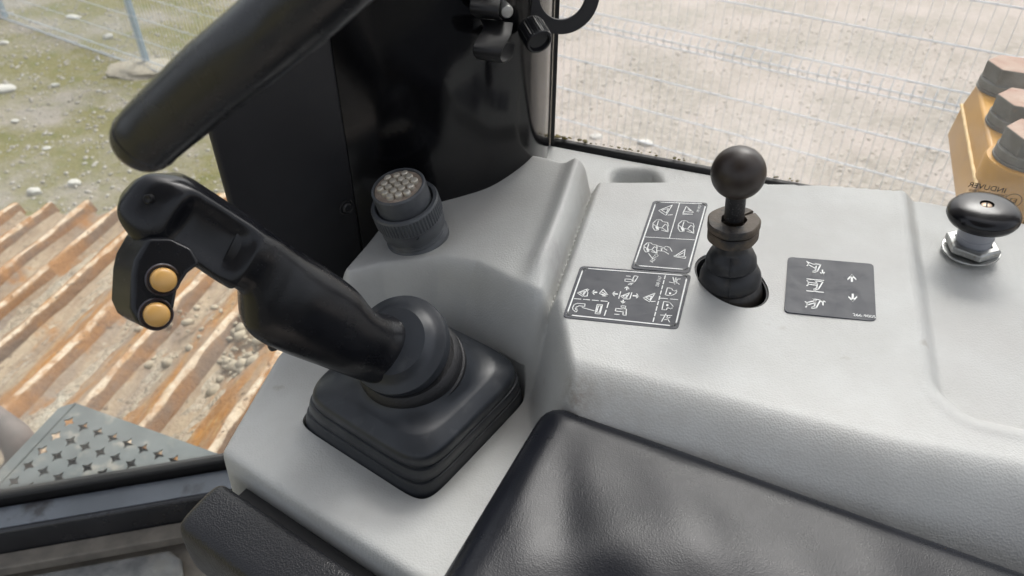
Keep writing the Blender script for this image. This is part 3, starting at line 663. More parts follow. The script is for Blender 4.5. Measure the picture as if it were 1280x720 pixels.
st3, f_ = sticker(7.2, 960, 310, [(178, 84), (948, 148), (972, 664), (146, 580)], lines, None, (), fills, 'plain slate grey sticker with tine symbols and up and down arrows', lw=.0014)
text_on('print_text', '266-9005', f_((764, 618)) + UPV * .00105, f_((920, 634)) - f_((764, 618)), UPV, .0058, M['ink'], st3)

# ================================================================== ARMREST PAD and EDGE PAD
ax1 = unit([.384 - .038, .325 - .494, 0]); ay1 = np.array([ax1[1], -ax1[0], 0])
p0 = V(.0335, .4985, .529)
arm = empty('armrest', p0, 'wide creased black leather armrest along the bottom right of the console', 'armrest')
nu, nv = 90, 60; LX, LY, TH = .62, .30, .075
def rr(u, L, r): # rounded edge drop
    d = min(u, L - u); return r - math.sqrt(max(r * r - (r - min(d, r)) ** 2, 0))
vv = []
us = np.concatenate([[0, .0, .001, .003, .006, .010, .015, .021], np.linspace(.028, LX, nu)]); vs_ = np.concatenate([[0, .0, .001, .003, .006, .010, .015, .021], np.linspace(.028, LY, nv)])
for i, u in enumerate(us):
    for j, v_ in enumerate(vs_):
        z = -rr(u, LX, .028) * .8 - rr(v_, LY, .026) * .9
        if i == 0 or j == 0: z -= TH
        # rounded plan corner
        du, dv_ = max(.03 - u, 0), max(.03 - v_, 0); k = math.hypot(du, dv_)
        pu, pv = u, v_
        if k > .03: pu = .03 - du * .03 / k; pv = .03 - dv_ * .03 / k
        # creases and sag
        q = u * .83 + v_ * .25
        z += -.0012 * math.exp(-((u - .050 - .10 * v_ + .012 * math.sin(v_ * 30)) / .020) ** 2) * min(1, v_ / .05)
        z += .005 * math.exp(-((u - .17) / .07) ** 2 - ((v_ - .09) / .05) ** 2) - .006 * math.exp(-((u - .13) / .05) ** 2 - ((v_ - .19 - .02 * math.sin(u * 40)) / .03) ** 2)
        ed_ = min(1, u / .06) * min(1, v_ / .06); z += ed_ * (.0014 * math.sin(u * 32 + v_ * 25) * math.sin(v_ * 28 - u * 12) + .0004 * math.sin(u * 75 - v_ * 55))
        z += .010 * sst(0, .3, u) * 0
        vv.append(p0 + ax1 * pu + ay1 * pv + np.array([0, 0, z]))
n2 = len(vs_)
ff = [(i * n2 + j, i * n2 + j + 1, (i + 1) * n2 + j + 1, (i + 1) * n2 + j) for i in range(len(us) - 1) for j in range(n2 - 1)]
mesh('cushion', vv, ff, M['leather'], arm, True, None)
m = MB(); m.box(p0 + ax1 * LX / 2 + ay1 * LY / 2 - np.array([0, 0, TH + .012]), ax1 * (LX / 2 - .015), ay1 * (LY / 2 - .015), np.array([0, 0, .018])); m.build('base', M['seal'], arm, False)

tx = unit([-.085 + .286, .363 - .496, 0]); ty = np.array([tx[1], -tx[0], 0])
e0 = V(-.298, .480, .633)
edge = empty('edge_pad', e0, 'black padded edge rail along the front of the joystick deck, with a rounded end', 'padded rail')
def pad_ring(s, sc):
    prof = [(.002, -.003), (.010, .0), (.044, -.005), (.056, -.009), (.060, -.020), (.061, -.076), (.056, -.090), (.044, -.096), (.012, -.097), (.003, -.09), (0, -.05), (0, -.012)]
    c = np.array([.028, -.045])
    return [e0 + tx * s + ty * (c[0] + (a - c[0]) * sc) + np.array([0, 0, c[1] + (b - c[1]) * sc]) for a, b in prof]
rings = [pad_ring(-.002 + .016 * (1 - math.cos(t)), max(.45, .40 + .60 * math.sin(t) ** .6)) for t in np.linspace(.10, math.pi / 2, 9)] + [pad_ring(s, 1) for s in np.linspace(.03, .75, 14)]
o = MB().ring(rings).build('cushion', M['pad'], edge, True, None); subsurf(o, 2)
m = MB(); m.box(e0 + tx * .39 + ty * -.007 - np.array([0, 0, .052]), tx * .37, ty * .0065, np.array([0, 0, .032])); m.build('mounting_strip', M['seal'], edge, False)
m = MB(); m.box(e0 + tx * .45 + ty * .012 - np.array([0, 0, .37]), tx * .40, ty * .010, np.array([0, 0, .27])); lo = m.build('lower_panel', M['earth_trim'], console, False)

# ================================================================== JOYSTICK
joy = empty('joystick', V(BC[0], BC[1], .62), 'black joystick with a bent grip, two amber buttons and a ribbed rubber boot', 'joystick')
# ribbed boot
tiers = [(.0885, .712, 9), (.0905, .640, 8), (.0908, .6225, 8), (.0900, .6150, 8), (.0886, .6030, 7.5), (.0880, .6018, 7.5), (.0866, .6014, 7.5), (.0866, .6000, 7), (.0872, .5980, 7), (.0868, .5900, 6.5), (.0858, .5838, 6.5), (.0852, .5824, 6.5), (.0836, .5820, 6.5), (.0836, .5806, 6),
         (.0842, .5785, 6), (.0838, .5700, 5.5), (.0830, .5660, 5.2), (.0818, .5640, 5), (.0796, .5622, 5), (.0690, .5548, 4.6), (.0672, .5536, 4.2), (.0655, .5530, 3.9), (.0610, .5500, 3.0), (.0585, .5470, 2.6), (.0560, .543, 2.2), (.0500, .533, 2.)]
rings = []
lean = np.array([.004, -.006, 0])
for a, h, e in tiers:
    k = np.clip((.62 - h) / .09, 0, 1)
    rings.append(sq_ring((BC[0] + lean[0] * k * 2, BC[1] + lean[1] * k * 3.0, EYE - h), a, a, 0, 96, e))
o = MB().ring(rings).build('boot', M['rubber'], joy, True, 32)
# split in the front corner fold of the boot
# collar + flange follow the tilt of the grip
axis = unit([-.15, -.24, .96]); cb = atd(511, 449, .750)
col = MB(); 
col.lathe([(.040, -.075), (.0490, -.045), (.0530, -.030), (.0545, -.018), (.0540, -.012), (.0522, -.0105), (.0524, -.004), (.0510, .002), (.047, .006)], cb, axis, 72); col.build('collar', M['rubber_grain'], joy)
ax2 = unit([-.28, -.50, .82]); cf = atd(497, 430, .730)
fl_ = MB(); fl_.lathe([(.038, -.030), (.0460, -.016), (.0496, -.012), (.0498, -.002), (.0490, .0), (.0465, .0012), (.0420, .0026), (.0385, .0050), (.0355, .0085), (.033, .0115), (.002, .012)], cf, ax2, 72)
fl_.build('grip_flange', M['rubber'], joy, True, 30)
# grip body: stations measured from base to head
def loft(stations, thick, name, m, disp=None, n=40, e=2.4, sub=5, caps=(True, True)):
    U = catmull([np.array([*a, t]) for a, b, t in stations], sub); Lo = catmull([np.array([*b, t]) for a, b, t in stations], sub)
    cs, ws = [], []
    for a, b in zip(U, Lo):
        pu, pl_ = atd(a[0], a[1], a[2]), atd(b[0], b[1], b[2]); cs.append((pu + pl_) / 2); ws.append((pu - pl_) / 2)
    rings = []; K = len(cs)
    for i in range(K):
        d = unit(cs[min(i + 1, K - 1)] - cs[max(i - 1, 0)]); wv = ws[i]; nn = np.cross(d, wv); nn = unit(nn)
        if nn @ (O - cs[i]) < 0: nn = -nn
        s = i / (K - 1) * (len(stations) - 1); L = np.linalg.norm(wv); th = np.interp(s, range(len(thick)), thick)
        ring = []
        for j in range(n):
            a = 2 * math.pi * j / n; ca, sa = math.cos(a), math.sin(a)
            x = math.copysign(abs(ca) ** (2 / e), ca); y = math.copysign(abs(sa) ** (2 / e), sa)
            p = cs[i] + wv * x + nn * (L * th * y)
            if disp: p = p + nn * disp(s, a)
            ring.append(p)
        rings.append(ring)
    return MB().ring(rings, *caps).build(name, m, joy, True, 55)
st = [((508, 388), (484, 478), .752), ((496, 394), (464, 477), .735), ((482, 394), (446, 473), .722), ((465, 386), (424, 465), .706), ((444, 361), (397, 455), .693), ((409, 335), (352, 438), .672), ((385, 321), (318, 421), .655), ((366, 309), (303, 402), .643), ((345, 294), (299, 366), .630), ((326, 283), (283, 354), .620), ((300, 265), (262, 340), .61)]
def gdisp(s, a):
    f = math.exp(-((a - math.pi / 2) / .5) ** 2)
    k = -.0012 * math.exp(-((s - 7.0) / .9) ** 2) * math.exp(-((a - 1.1) / .45) ** 2)          # thumb scoop
    return k + .003 * math.exp(-((s - 5.5) / 1.0) ** 2) * f
loft(st, [.85, .85, .8, .75, .72, .72, .7, .72, .8, .85, .85], 'grip', M['grip'], gdisp)
sh = [((327, 281), (281, 355), .6195), ((310, 269), (264, 345), .612), ((288, 255), (243, 331), .604), ((262, 238), (215, 316), .594), ((240, 224), (190, 306), .586), ((222, 217), (169, 299), .580), ((206, 217), (160, 285), .577), ((193, 225), (159, 264), .578), ((183, 236), (166, 252), .580)]
def hdisp(s, a):
    b = -.0095 * sst(.1, 1.3, s) * (1 - sst(3.3, 4.3, s)) * math.exp(-((a - 1.50) / .48) ** 2)
    c = .0022 * math.exp(-((a - 2.35) / .25) ** 2) * (1 - sst(3.5, 4.6, s)) + .0016 * math.exp(-((a - .70) / .22) ** 2) * (1 - sst(3.5, 4.6, s))
    return b + c
loft(sh, [1.0, 1.0, 1.0, 1.0, .96, .9, .9, .9, .8], 'head_cover', M['grip_hard'], hdisp, n=72, e=3.2, sub=7)
sc_ = atd(183, 250, .545); 
m = MB(); nrm_ = unit(O + np.array([-.35, .1, -.1]) - sc_); m.lathe([(.0036, -.004), (.0036, .0), (.0026, .0006), (.0012, .0002), (.0, .0)], atd(184, 249, .552), nrm_, 20); m.build('screw', M['clip'], joy)
# button housing
tf = .556
fp = [(186, 298), (170, 326), (166, 345), (164, 386), (171, 402), (184, 412), (199, 414), (212, 404), (219, 385), (223, 362), (236, 342), (252, 330), (240, 310), (215, 298)]
fr3 = [atd(x, y, tf + (x - 200) * .00012) for x, y in fp]
ev_ = RT * -.027 + UP * .0065 + FW * .022
# centre-lined so that the nose bulges softly
bh_ = MB().prism(fr3, ev_).build('button_housing', M['grip_hard'], joy, True, 40); bevel(bh_, .0042, 4, 30)
nb_ = unit(np.cross(fr3[3] - fr3[9], fr3[0] - fr3[6])); nb_ = nb_ if nb_ @ ev_ < 0 else -nb_
nbx = unit(nb_ * .75 + RT * .28 - UP * .05)
for (x, y) in ((203, 349.5), (195, 392.5)):
    c = atd(x, y, tf); c = c + nb_ * (-(c - fr3[3]) @ nb_ ) 
    bz = MB(); bz.lathe([(.0106, -.003), (.0120, .0), (.0120, .0024), (.0112, .0032), (.0102, .0026), (.0096, .0)], c, nbx, 40, cap1=True); o = bz.build('bezel', M['bezel'], bh_)
    bt = MB(); bt.lathe([(.0088, -.001), (.0089, .0062), (.0088, .0086), (.0080, .0104), (.0060, .0116), (.0032, .0122), (.0008, .0124)], c, nbx, 40); bt.build('button', M['button'], bh_, True, 60)

# ================================================================== BALL LEVER
lev = empty('ball_lever', np.array([*LEV, EYE - HA]), 'lever with a black ball knob, split rubber ring and tapered boot in an oval opening', 'lever')
base = np.array([LEV[0], LEV[1], EYE - HA]); ballc = atd(923, 216, .722); axl = unit(ballc - base - np.array([0, 0, -.03]))
b_ = MB(); th = np.linspace(0, math.pi, 33)
b_.lathe([(max(.0258 * math.sin(t), .0003), -.0258 * math.cos(t)) for t in th], ballc, axl, 64); b_.build('ball_knob', M['ball'], lev)
m = MB(); m.lathe([(.0098, -.052), (.0098, -.024), (.0108, -.022)], ballc, axl, 32); m.build('shaft', mat('speckled_black_steel', (.010, .010, .012), .42, (.09, .09, .095), 420, (.56, .68), bumps=[('noise', 400, .4, .001)]), lev)
rc = ballc - axl * .069
for lo_, hi_, rad in ((.0065, .0150, .0258), (-.0065, .0045, .0252)):
    m = MB()
    # ring with a real cut: sector left open
    gap = .09 if hi_ > .01 else .05; st_a = R(205)
    e1 = unit(np.cross(axl, [0, 1, 0])); e2 = np.cross(axl, e1); rr_ = []
    for t in np.linspace(st_a + gap, st_a + 2 * math.pi - gap, 60):
        dd_ = e1 * math.cos(t) + e2 * math.sin(t); jig = .0004 * math.sin(7 * t)
        rr_.append([rc + dd_ * (r_ + jig) + axl * z_ for r_, z_ in ((.0125, lo_), (rad - .0012, lo_), (rad, lo_ + .0015), (rad, hi_ - .0015), (rad - .0014, hi_), (.0125, hi_))])
    m.ring(rr_).build('split_ring', M['rubber_brown'], lev, True, 40)
m = MB(); pr = [(.0125, .004), (.0150, -.004), (.0155, -.012), (.0168, -.016), (.0222, -.0195), (.0255, -.027), (.0260, -.033), (.0236, -.0362), (.0276, -.0395), (.0312, -.048), (.0318, -.055), (.0290, -.0588), (.0326, -.0625), (.0345, -.073), (.0345, -.095), (.034, -.130)]
bax = unit(rc - base - np.array([0, 0, -.02])); bax = unit(axl * .6 + np.array([0, 0, .4]))
b2 = MB().lathe(pr, rc - axl * .006, unit(rc - (base + np.array([.007, -.002, -.06]))), 48); b2.build('boot', M['boot2'], lev, True, 40)
# moulded seam down the boot
dn = unit(rc - (base + np.array([.007, -.002, -.06])))
sm_dir = unit((O - rc) - dn * ((O - rc) @ dn)); m = MB(); m.tube([rc - axl * .006 + dn * z_ + sm_dir * (r_ - .0002) for r_, z_ in pr[3:]], .0009, 6); m.build('seam', M['boot2'], lev)
# dark lip round the opening
m = MB(); rr_ = []
for a in np.linspace(0, 2 * math.pi, 64, endpoint=False):
    c = np.array([LEV[0] + .0343 * math.cos(a) - .008 * math.sin(a), LEV[1] + .0452 * math.sin(a), EYE - HA - .006]); d_ = unit([math.cos(a) * .0447, math.sin(a) * .0335, 0])
    rr_.append([c + d_ * x + np.array([0, 0, z]) for x, z in ((0, -.02), (-.0016, -.02), (-.0016, .0045), (0, .0045))])
m.ring(rr_, closed=True).build('opening_seal', M['seal'], lev)

# ================================================================== PULL KNOB
kb = ath(1213, 313, HA + .0055)
kn = empty('pull_knob', kb, 'glossy black mushroom pull knob on a grey stem above a hexagon nut', 'knob')
kax = unit([-.10, -.02, 1])
m = MB(); m.lathe([(.0292, 0), (.0298, .0012), (.0292, .0026), (.024, .003)], kb, kax, 48); m.build('washer', M['zinc'], kn)
m = MB(); hx = []
for z_, r_ in ((.003, .0275), (.0045, .0290), (.0115, .0290), (.0130, .0270)):
    hx.append([kb + kax * z_ + (RT * math.cos(a + .35) + np.array([0, 1, 0]) * math.sin(a + .35)) * r_ for a in np.arange(6) * math.pi / 3])
hx2 = [kb + kax * .0130 + (RT * math.cos(a + .35) + np.array([0, 1, 0]) * math.sin(a + .35)) * 0.0195 for a in np.arange(6) * math.pi / 3]
m.ring(hx + [hx2, [p - kax * .005 for p in hx2]]); bevel(m.build('hex_nut', M['zinc'], kn, True, 30), .0008, 2)
m = MB(); m.lathe([(.0182, .008), (.0182, .0200), (.0188, .0205), (.0188, .0220), (.0182, .0225), (.0184, .044), (.0205, .052)], kb, kax, 48); m.build('stem', M['grey'], kn)
kt = kb + kax * .045
m = MB(); capo = m.lathe([(.018, -.0045), (.0285, -.0040), (.0338, -.0018), (.0362, .0030), (.0358, .0080), (.0325, .0125), (.0260, .0156), (.0160, .0174), (.0070, .0180), (.0067, .0150), (.001, .0150)], kt, kax, 72).build('cap', M['enamel'], kn, True, 55)
m = MB(); m.lathe([(.0056, .0148), (.0056, .0162), (.0048, .0168), (.0005, .0168)], kt, kax, 28); sw = m.build('screw', mat('brass_screw', (.40, .30, .22), .4, metal=.7), capo)
m = MB(); m.box(kt + kax * .0169, unit([.5, .86, 0]) * .0046, unit([.86, -.5, 0]) * .0008, kax * .0003); m.build('slot', M['seal'], sw, False)

# ================================================================== CONNECTOR
cb0 = ath(522, 294, .5230); cax = unit([-.20, -.16, 1])
CS = 1.05
cn = empty('connector_socket', cb0, 'grey round multi-pin connector with a knurled ring standing on the console hump', 'connector')
m = MB(); m.lathe(CS * np.array([(.036, -.03), (.036, .002), (.0345, .0045), (.0335, .006), (.0345, .008), (.0335, .010), (.0345, .012), (.0335, .014), (.0340, .016)]), cb0, cax, 64); m.build('threaded_base', M['conn'], cn, True, 25)
m = MB(); m.lathe(CS * np.array([(.0345, .014), (.0362, .016), (.0366, .030), (.034, .0305)]), cb0, cax, 64); m.build('lower_sleeve', M['conn'], cn)
rg_ = []; NK = 60
e1 = unit(np.cross(cax, [0, 0, 1])); e2 = np.cross(cax, e1)
for r_, z_, kn_ in ((.0345, .030, 0), (.0372, .0310, 0), (.0382, .0325, .0), (.0384, .0330, .0011), (.0384, .0500, .0011), (.0380, .0508, 0), (.0368, .0530, 0), (.0330, .0530, 0), (.0318, .0500, 0), (.0312, .044, 0)):
    rg_.append([cb0 + cax * z_ * CS + (e1 * math.cos(a) + e2 * math.sin(a)) * CS * (r_ - (kn_ if j % 4 in (2, 3) else 0)) for j, a in enumerate(np.linspace(0, 2 * math.pi, NK * 4, endpoint=False))])
MB().ring(rg_).build('knurled_ring', M['conn'], cn, True, 25)
m = MB(); m.lathe(CS * np.array([(.0300, .040), (.0300, .0735), (.0290, .0750), (.0272, .0750), (.0268, .0730), (.0268, .0722), (.001, .0722)]), cb0, cax, 64); m.build('inner_barrel', M['conn'], cn, True, 30)
m = MB(); m.lathe(CS * np.array([(.0266, .0715), (.0266, .0728), (.001, .0728)]), cb0, cax, 48); fc = m.build('pin_face', M['face'], cn)
sp = .0094; pm = None
for i in range(-3, 4):
    for j in range(-3, 4):
        x = (i + j * .5) * sp; y = j * sp * .866
        if math.hypot(x, y) > .0232: continue
        c = cb0 + cax * .0727 * CS + (e1 * x + e2 * y) * CS + e1 * rng.normal(0, .0003)
        m = MB(); m.lathe(CS * np.array([(.0041, 0), (.0041, .0032 + rng.uniform(0, .0012)), (.0034, .0050), (.0012, .0054)]), c, unit(cax + np.array([*rng.normal(0, .05, 2), 0])), 12); m.build('pin', M['pin'], fc)
m = MB(); m.lathe(CS * np.array([(.0022, 0), (.0022, .0004)]), cb0 + cax * .024 * CS + unit(unit(O - cb0) * np.array([1, 1, 0]) + np.array([.10, 0, 0])) * .0362 * CS, unit((O - cb0) * np.array([1, 1, 0])), 12); m.build('vent_hole', M['seal'], cn)

# ================================================================== BLACK CORNER POST
post = empty('corner_post', V(-.1, .85, .6), 'black corner post with a matte side panel and a glossy curved cover', 'post')
curve = [(-.200, .800), (-.15, .804), (-.10, .812), (-.06, .822), (-.02, .838), (.021, .872), (.041, .915), (.0505, .956), (.055, .995)]
cu_ = catmull([np.array([a, b]) for a, b in curve], 6)
back = [np.array([.02, 1.02]), np.array([-.10, 1.0]), np.array([-.200, .90])]
m = MB(); m.prism([np.array([p[0], p[1], EYE - .70]) for p in cu_ + back], (0, 0, 1.05)); m.build('glossy_cover', M['gloss'], post, True, 40)
# matte panel with sloping top
a2, b2 = np.array([-.306, .700]), np.array([-.188, .801]); pd = unit(np.append(b2 - a2, 0)); pn = unit(np.array([pd[1], -pd[0], 0]))
def onp(px, py): return onplane(px, py, (a2[0], a2[1], 0), pn)
tl_, tr_ = onp(272, 122), onp(436, -20)
bl_ = np.array([a2[0], a2[1], EYE - .672]); br_ = np.array([b2[0], b2[1], EYE - .70])
tl_[:2] = a2; tr_[:2] = b2
m = MB(); m.prism([bl_, br_ - pd * .006, tr_ - pd * .006, tl_], -pn * .012); sp_ = m.build('side_panel', M['matte'], post, True, 30); bevel(sp_, .004, 3)
m = MB(); m.prism([bl_ - pn * .013 + pd * .08, br_ - pn * .013, tr_ - pn * .013 - np.array([0, 0, .03]), tl_ - pn * .013 + pd * .08 - np.array([0, 0, .02])], -pn * .03); m.build('backing', M['seal'], post, False)
scw = onp(433, 259) + pn * .001
m = MB(); m.lathe([(.0100, -.003), (.0100, .0006), (.0090, .0010), (.0080, .0006), (.0072, -.0004), (.0066, .0024), (.0050, .0036), (.0034, .0036), (.0028, .0018), (.0004, .0018)], scw, pn, 28); m.build('screw', mat('dull_black_screw', (.03, .03, .032), .3), sp_, True, 30)
m = MB(); m.box(np.array([.0585, .998, EYE - .2]), (.0025, 0, 0), (0, .012, 0), (0, 0, .45)); m.build('window_seal', M['seal'], post, False)

# spring clip on the cover
def wob(px, py, off): # point in front of the cover
    return atd(px, py, off)
clip = empty('spring_clip', atd(620, 40, .93), 'black bent steel spring clip fixed to the glossy post', 'clip')
def sheet(path, x0, x1, th_, name, m_, dep0):
    # sheet bent along path (py, depth), spanning px x0..x1 given per path point
    top = [atd(a, y, d) for (a, b, y, d) in path]; bot = [atd(b, y + s_, d + .012) for (a, b, y, d), s_ in zip(path, [5] * len(path))]
    T, B_ = catmull(top, 5), catmull(bot, 5); n = len(T); vv = []; 
    mm = MB(); mm.add(T + B_, [(i, i + 1, n + i + 1, n + i) for i in range(n - 1)])
    o = mm.build(name, m_, clip, True, 60); s = o.modifiers.new('t', 'SOLIDIFY'); s.thickness = th_; s.offset = 0; bevel(o, .0006, 2); return o
sheet([(600, 641, 24, .822), (604, 640, 32, .817), (601, 638, 40, .810), (594, 632, 50, .802), (591, 627, 60, .797), (592, 626, 68, .801), (598, 631, 73, .810), (612, 640, 66, .820), (622, 643, 50, .826)], 0, 0, .0022, 'lower_leaf', M['clip'], .9)
sheet([(590, 628, -22, .822), (588, 626, -8, .807), (587, 624, 6, .799), (588, 624, 15, .802), (594, 628, 20, .810)], 0, 0, .0024, 'upper_leaf', M['clip'], .9)
m = MB(); m.lathe([(.0075, -.016), (.0075, .008), (.006, .011), (.002, .0115)], atd(631, 12, .822), unit([.25, -1, .1]), 18); m.build('bolt', M['zinc'], clip)
# ring bracket and knurled knob
rbk = empty('ring_bracket', atd(690, 20, .93), 'flat black ring bracket with a knurled thumb knob beside the side window', 'bracket')
pc_ = atd(703, -6, .865); nb2 = unit([.12, -1, .12]); xb = unit(np.cross(nb2, [0, 0, 1])); xb = xb if xb[0] > 0 else -xb; yb = np.cross(nb2, xb); yb = yb if yb[2] > 0 else -yb
ro, ri = .043, .0265
rr_ = []
for t in np.linspace(0, 2 * math.pi, 72, endpoint=False):
    d = xb * math.cos(t) + yb * math.sin(t); wob_ = 1.0
    rr_.append([pc_ + d * r_ + nb2 * z_ for r_, z_ in ((ri, -.003), (ro, -.003), (ro, .003), (ri, .003))])
bevel(MB().ring(rr_, closed=True).build('ring', M['matte'], rbk, True, 40), .001, 2)
m = MB(); m.prism([pc_ + xb * x + yb * y + nb2 * -.003 for x, y in ((-.047, .07), (-.0255, .07), (-.027, -.012), (-.012, -.036), (-.012, -.053), (-.030, -.048), (-.047, -.030))], nb2 * .0058); bevel(m.build('arm', M['matte'], rbk, True, 30), .001, 2)
kc = atd(671, 47, .845); kx = unit([.34, -.80, -.30]); e1 = unit(np.cross(kx, [0, 0, 1])); e2 = np.cross(kx, e1); rg_ = []
for r_, z_, k_ in ((.010, -.020, 0), (.0150, -.019, 0), (.0158, -.016, .0011), (.0158, .004, .0011), (.0150, .0075, 0), (.0140, .0085, 0), (.0118, .0085, 0), (.0105, .0055, 0), (.001, .0055, 0)):
    rg_.append([kc + kx * z_ + (e1 * math.cos(a) + e2 * math.sin(a)) * (r_ - (k_ if j % 4 in (2, 3) else 0)) for j, a in enumerate(np.linspace(0, 2 * math.pi, 128, endpoint=False))])
MB().ring(rg_).build('thumb_knob', M['grip_hard'], rbk, True, 25)

# ================================================================== GRAB HANDLE (padded, near the lens)
gh = empty('grab_handle', atd(300, 100, .33), 'thick black padded grab bar crossing the upper left corner, wrinkled at its end', 'grab bar')
gp = [(181, 176, .408), (188, 168, .405), (204, 153, .400), (230, 130, .391), (268, 96, .378), (317, 57, .362), (359, 21, .351), (398, -15, .340), (468, -84, .325), (550, -190, .32)]
pts = catmull([atd(*p) for p in gp], 6)
rad = []
for i, p in enumerate(pts):
    s = i / (len(pts) - 1); r_ = .0172 + .0016 * min(1, s * 2.2)
    if i < 9: r_ *= (1, 1.0, 1, 1, 1, 1, 1, 1, 1)[i]
    rad.append(r_)
# rounded end
d0 = unit(pts[0] - pts[1]); pre, prr = [], []
for t in np.linspace(math.pi / 2 * .94, 0.15, 7): pre.append(pts[0] + d0 * .013 * math.sin(t)); prr.append(rad[0] * max(.12, math.cos(t) ** .62))
o = MB().tube(pre + pts, prr + rad, 40).build('padding', M['handle'], gh, True, None)
bpy.data.materials
m = MB()
for k, (off, r_) in enumerate(((-.001, .0175),)):
    c = pts[0] - d0 * (off + .002); 
    m.lathe([(r_ - .0012, -.0016), (r_ + .0002, -.0006), (r_ + .0002, .0006), (r_ - .0012, .0016)], c, d0, 40)
m.build('end_seam', M['handle'], gh)

# ================================================================== SIDE WINDOW
wa, wb = np.array([.060, .9990]), np.array([.90, .9990 - .84 * .398]); wd_ = unit(np.append(wb - wa, 0)); wn = np.array([wd_[1], -wd_[0], 0])
win = empty('side_window', np.array([.4, .86, EYE - .55]), 'dusty side window pane behind the console with black printed safety mark', 'window')
m = MB(); c = np.append((wa + wb) / 2, EYE - .15); L2 = np.linalg.norm(wb - wa) / 2
m.box(c, wd_ * L2, wn * .0025, np.array([0, 0, .42])); m.build('pane', M['glass'], win, False)
m = MB(); m.box(np.append((wa + wb) / 2, EYE - .532) + wn * .004, wd_ * L2, wn * .007, np.array([0, 0, .008])); bevel(m.build('gasket', M['seal'], win, True, 30), .004, 2)
mo = mat('gasket_moss', (.19, .15, .035), .95, (.08, .07, .03), 60, bumps=[('noise', 200, 1, .004)])
m = MB()
for i in range(70):
    s = rng.random() ** 1.7 * .62; q = np.append(wa, EYE - .5215) + wd_ * (s + .004) - wn * rng.uniform(-.003, .004); rr2 = rng.uniform(.0006, .0016) * (1.5 if s < .05 else 1)
    m.add(bv * np.array([rr2 * 1.8, rr2, rr2]) + q, bf)
tag(m.build('moss', mo, win, True, None), kind='stuff')
pw = np.append(wa, 0) + wn * .0028
def onw(px, py): return onplane(px, py, pw, wn)
xw = unit(onw(1256, 239) - onw(1221, 233)) ; xw = wd_
text_on('glass_print', 'INDUVER', onw(1256.5, 241.5), wd_, wn, .0098, M['blackink'], win, True)
text_on('glass_print', 'Tempered safety glass', onw(1258.5, 246.5), wd_, wn, .0047, M['blackink'], win, True)
text_on('glass_print', 'E3', onw(1270, 254), wd_, wn, .0085, M['blackink'], win, True)
text_on('glass_print', '43R - 00', onw(1254, 251), wd_, wn, .0047, M['blackink'], win, True)
ec = onw(1266.5, 250.5); m = MB(); rr_ = [[ec + (wd_ * math.cos(t) + UPV * math.sin(t)) * r_ + wn * z_ for r_, z_ in ((.0085, 0), (.0092, 0), (.0092, .0002), (.0085, .0002))] for t in np.linspace(0, 2 * math.pi, 40, endpoint=False)]
m.ring(rr_, closed=True).build('glass_print', M['blackink'], win, False)
# front door pane over the sill
dw = empty('door_window', cc, 'clear door pane standing on the black frame rail at the left', 'window')
m = MB(); m.box(cc - dr * .06 - nr * .012 + np.array([0, 0, .70]), dr * .58, nr * .0025, np.array([0, 0, .69])); m.build('pane', M['glass2'], dw, False)

# ================================================================== YELLOW BRACKET WITH BOLTS
HT = .488
T0, T1 = ath(1222, 103, HT), ath(1238, 186, HT); ed = unit(T1 - T0); rt = np.array([-ed[1], ed[0], 0]); rt = rt if rt[0] > 0 else -rt
yb_ = empty('bolted_bracket', (T0 + T1) / 2, 'yellow painted steel bracket with three big hexagon bolts outside the side window', 'bracket')
B0_, B1_ = ath(1202, 132, .525), ath(1221, 236, .525); O0_, O1_ = ath(1184, 168, .585), ath(1196, 262, .585)
dn_ = np.array([0, 0, -.35])
far = [T0 + rt * .30, T0, B0_, O0_, O0_ + dn_ + rt * .28, T0 + rt * .32 + dn_]; near = [T1 + rt * .30, T1, B1_, O1_, O1_ + dn_ + rt * .28, T1 + rt * .32 + dn_]
m = MB(); m.ring([far, near]); bevel(m.build('body', M['yellow'], yb_, True, 30), .004, 3)
m = MB(); bd = [B0_ + (B1_ - B0_) * t + np.array([0, 0, .0012]) + rng.normal(0, .0003, 3) for t in np.linspace(.0, .97, 22)]; m.tube(bd, .0028, 8); m.build('weld_bead', mat('pale_yellow_edge', (.62, .45, .22), .6, (.50, .33, .12), 60), yb_)
HBt = .447; AC = .0375
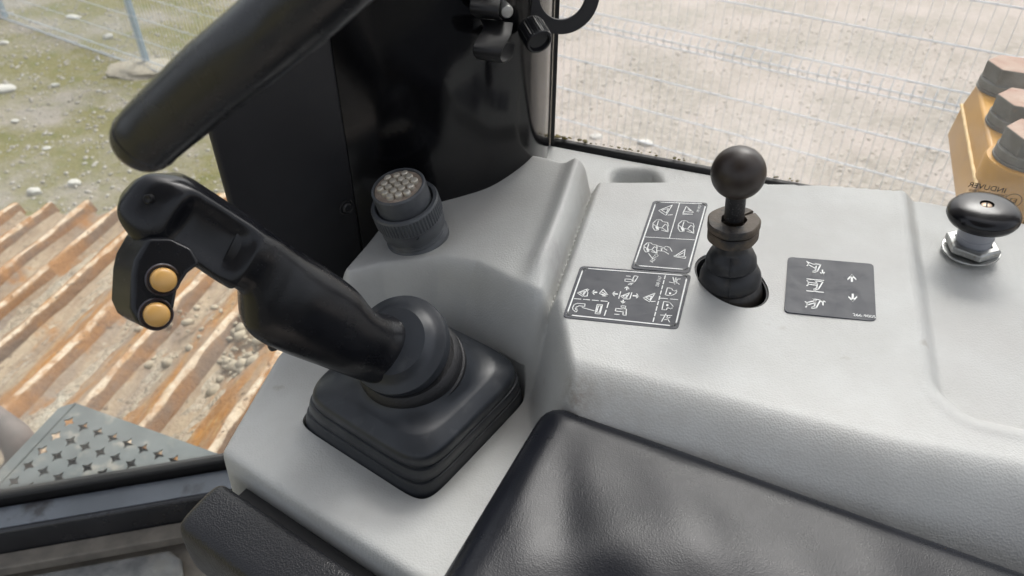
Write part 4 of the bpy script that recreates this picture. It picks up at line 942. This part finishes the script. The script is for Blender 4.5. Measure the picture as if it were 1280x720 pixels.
def hexring(c, r, z, rot): return [c + np.array([math.cos(a + rot) * r, math.sin(a + rot) * r, z]) for a in np.arange(6) * math.pi / 3]
for k, (px, py, rot) in enumerate(((1239, 79, .62), (1252, 122, .62), (1263, 163, .62))):
    lc = ath(px, py, HBt); c = lc + np.array([AC * .93, AC * .36 * -.2, 0]); c[2] = EYE - HT
    hh = HT - HBt
    m = MB(); m.ring([hexring(c, AC, .0165, rot), hexring(c, AC, hh - .003, rot), hexring(c, AC * .985, hh, rot)]); o = m.build('bolt', M['bolt_side'], yb_, True, 30); bevel(o, .0015, 2)
    o.data.materials.append(M['bolt_top'])
    for p_ in o.data.polygons:
        if p_.normal.z > .9: p_.material_index = 1
    m = MB(); m.lathe([(.038, .0), (.0395, .002), (.0395, .0045), (.037, .0052), (.0385, .0062), (.0385, .0155), (.0375, .0166), (.02, .0166)], c, UPV, 48); m.build('washer', M['bolt_side'], o, True, 30)
    if k == 2:
        m = MB(); m.lathe([(.047, -.12), (.047, -.003), (.045, .0005), (.02, .0006)], c + np.array([0, 0, .0002]), UPV, 48); m.build('boss', M['yellow'], yb_, True, 40)

# ================================================================== REST OF THE CAB (behind the lens), with a roof piece added for the light
M['cab'] = mat('dark_cab_lining', (.30, .30, .295), .8, (.24, .24, .24), 6)
m = MB(); fdir = unit([-.85, .53, 0]); rdir = np.array([.53, .85, 0])
m.box(np.array([0, 0, EYE - .85]) - fdir * .62 - rdir * .25, fdir * .03, rdir * .75, np.array([0, 0, .45])); tag(m.build('cab_rear_wall', M['cab'], None, False), kind='structure')
m = MB(); m.box(np.array([0, 0, EYE - .85]) - rdir * 1.05 - fdir * .10, fdir * .55, rdir * .03, np.array([0, 0, .45])); tag(m.build('cab_side_wall', M['cab'], None, False), kind='structure')
m = MB(); m.box(np.array([0, 0, EYE + .64]) - fdir * .05 - rdir * .25, fdir * .61, rdir * .80, np.array([0, 0, .03])); tag(m.build('roof_light_blocker', M['cab'], None, False), kind='structure')  # unseen part roof, added and cut short to shape light and reflections
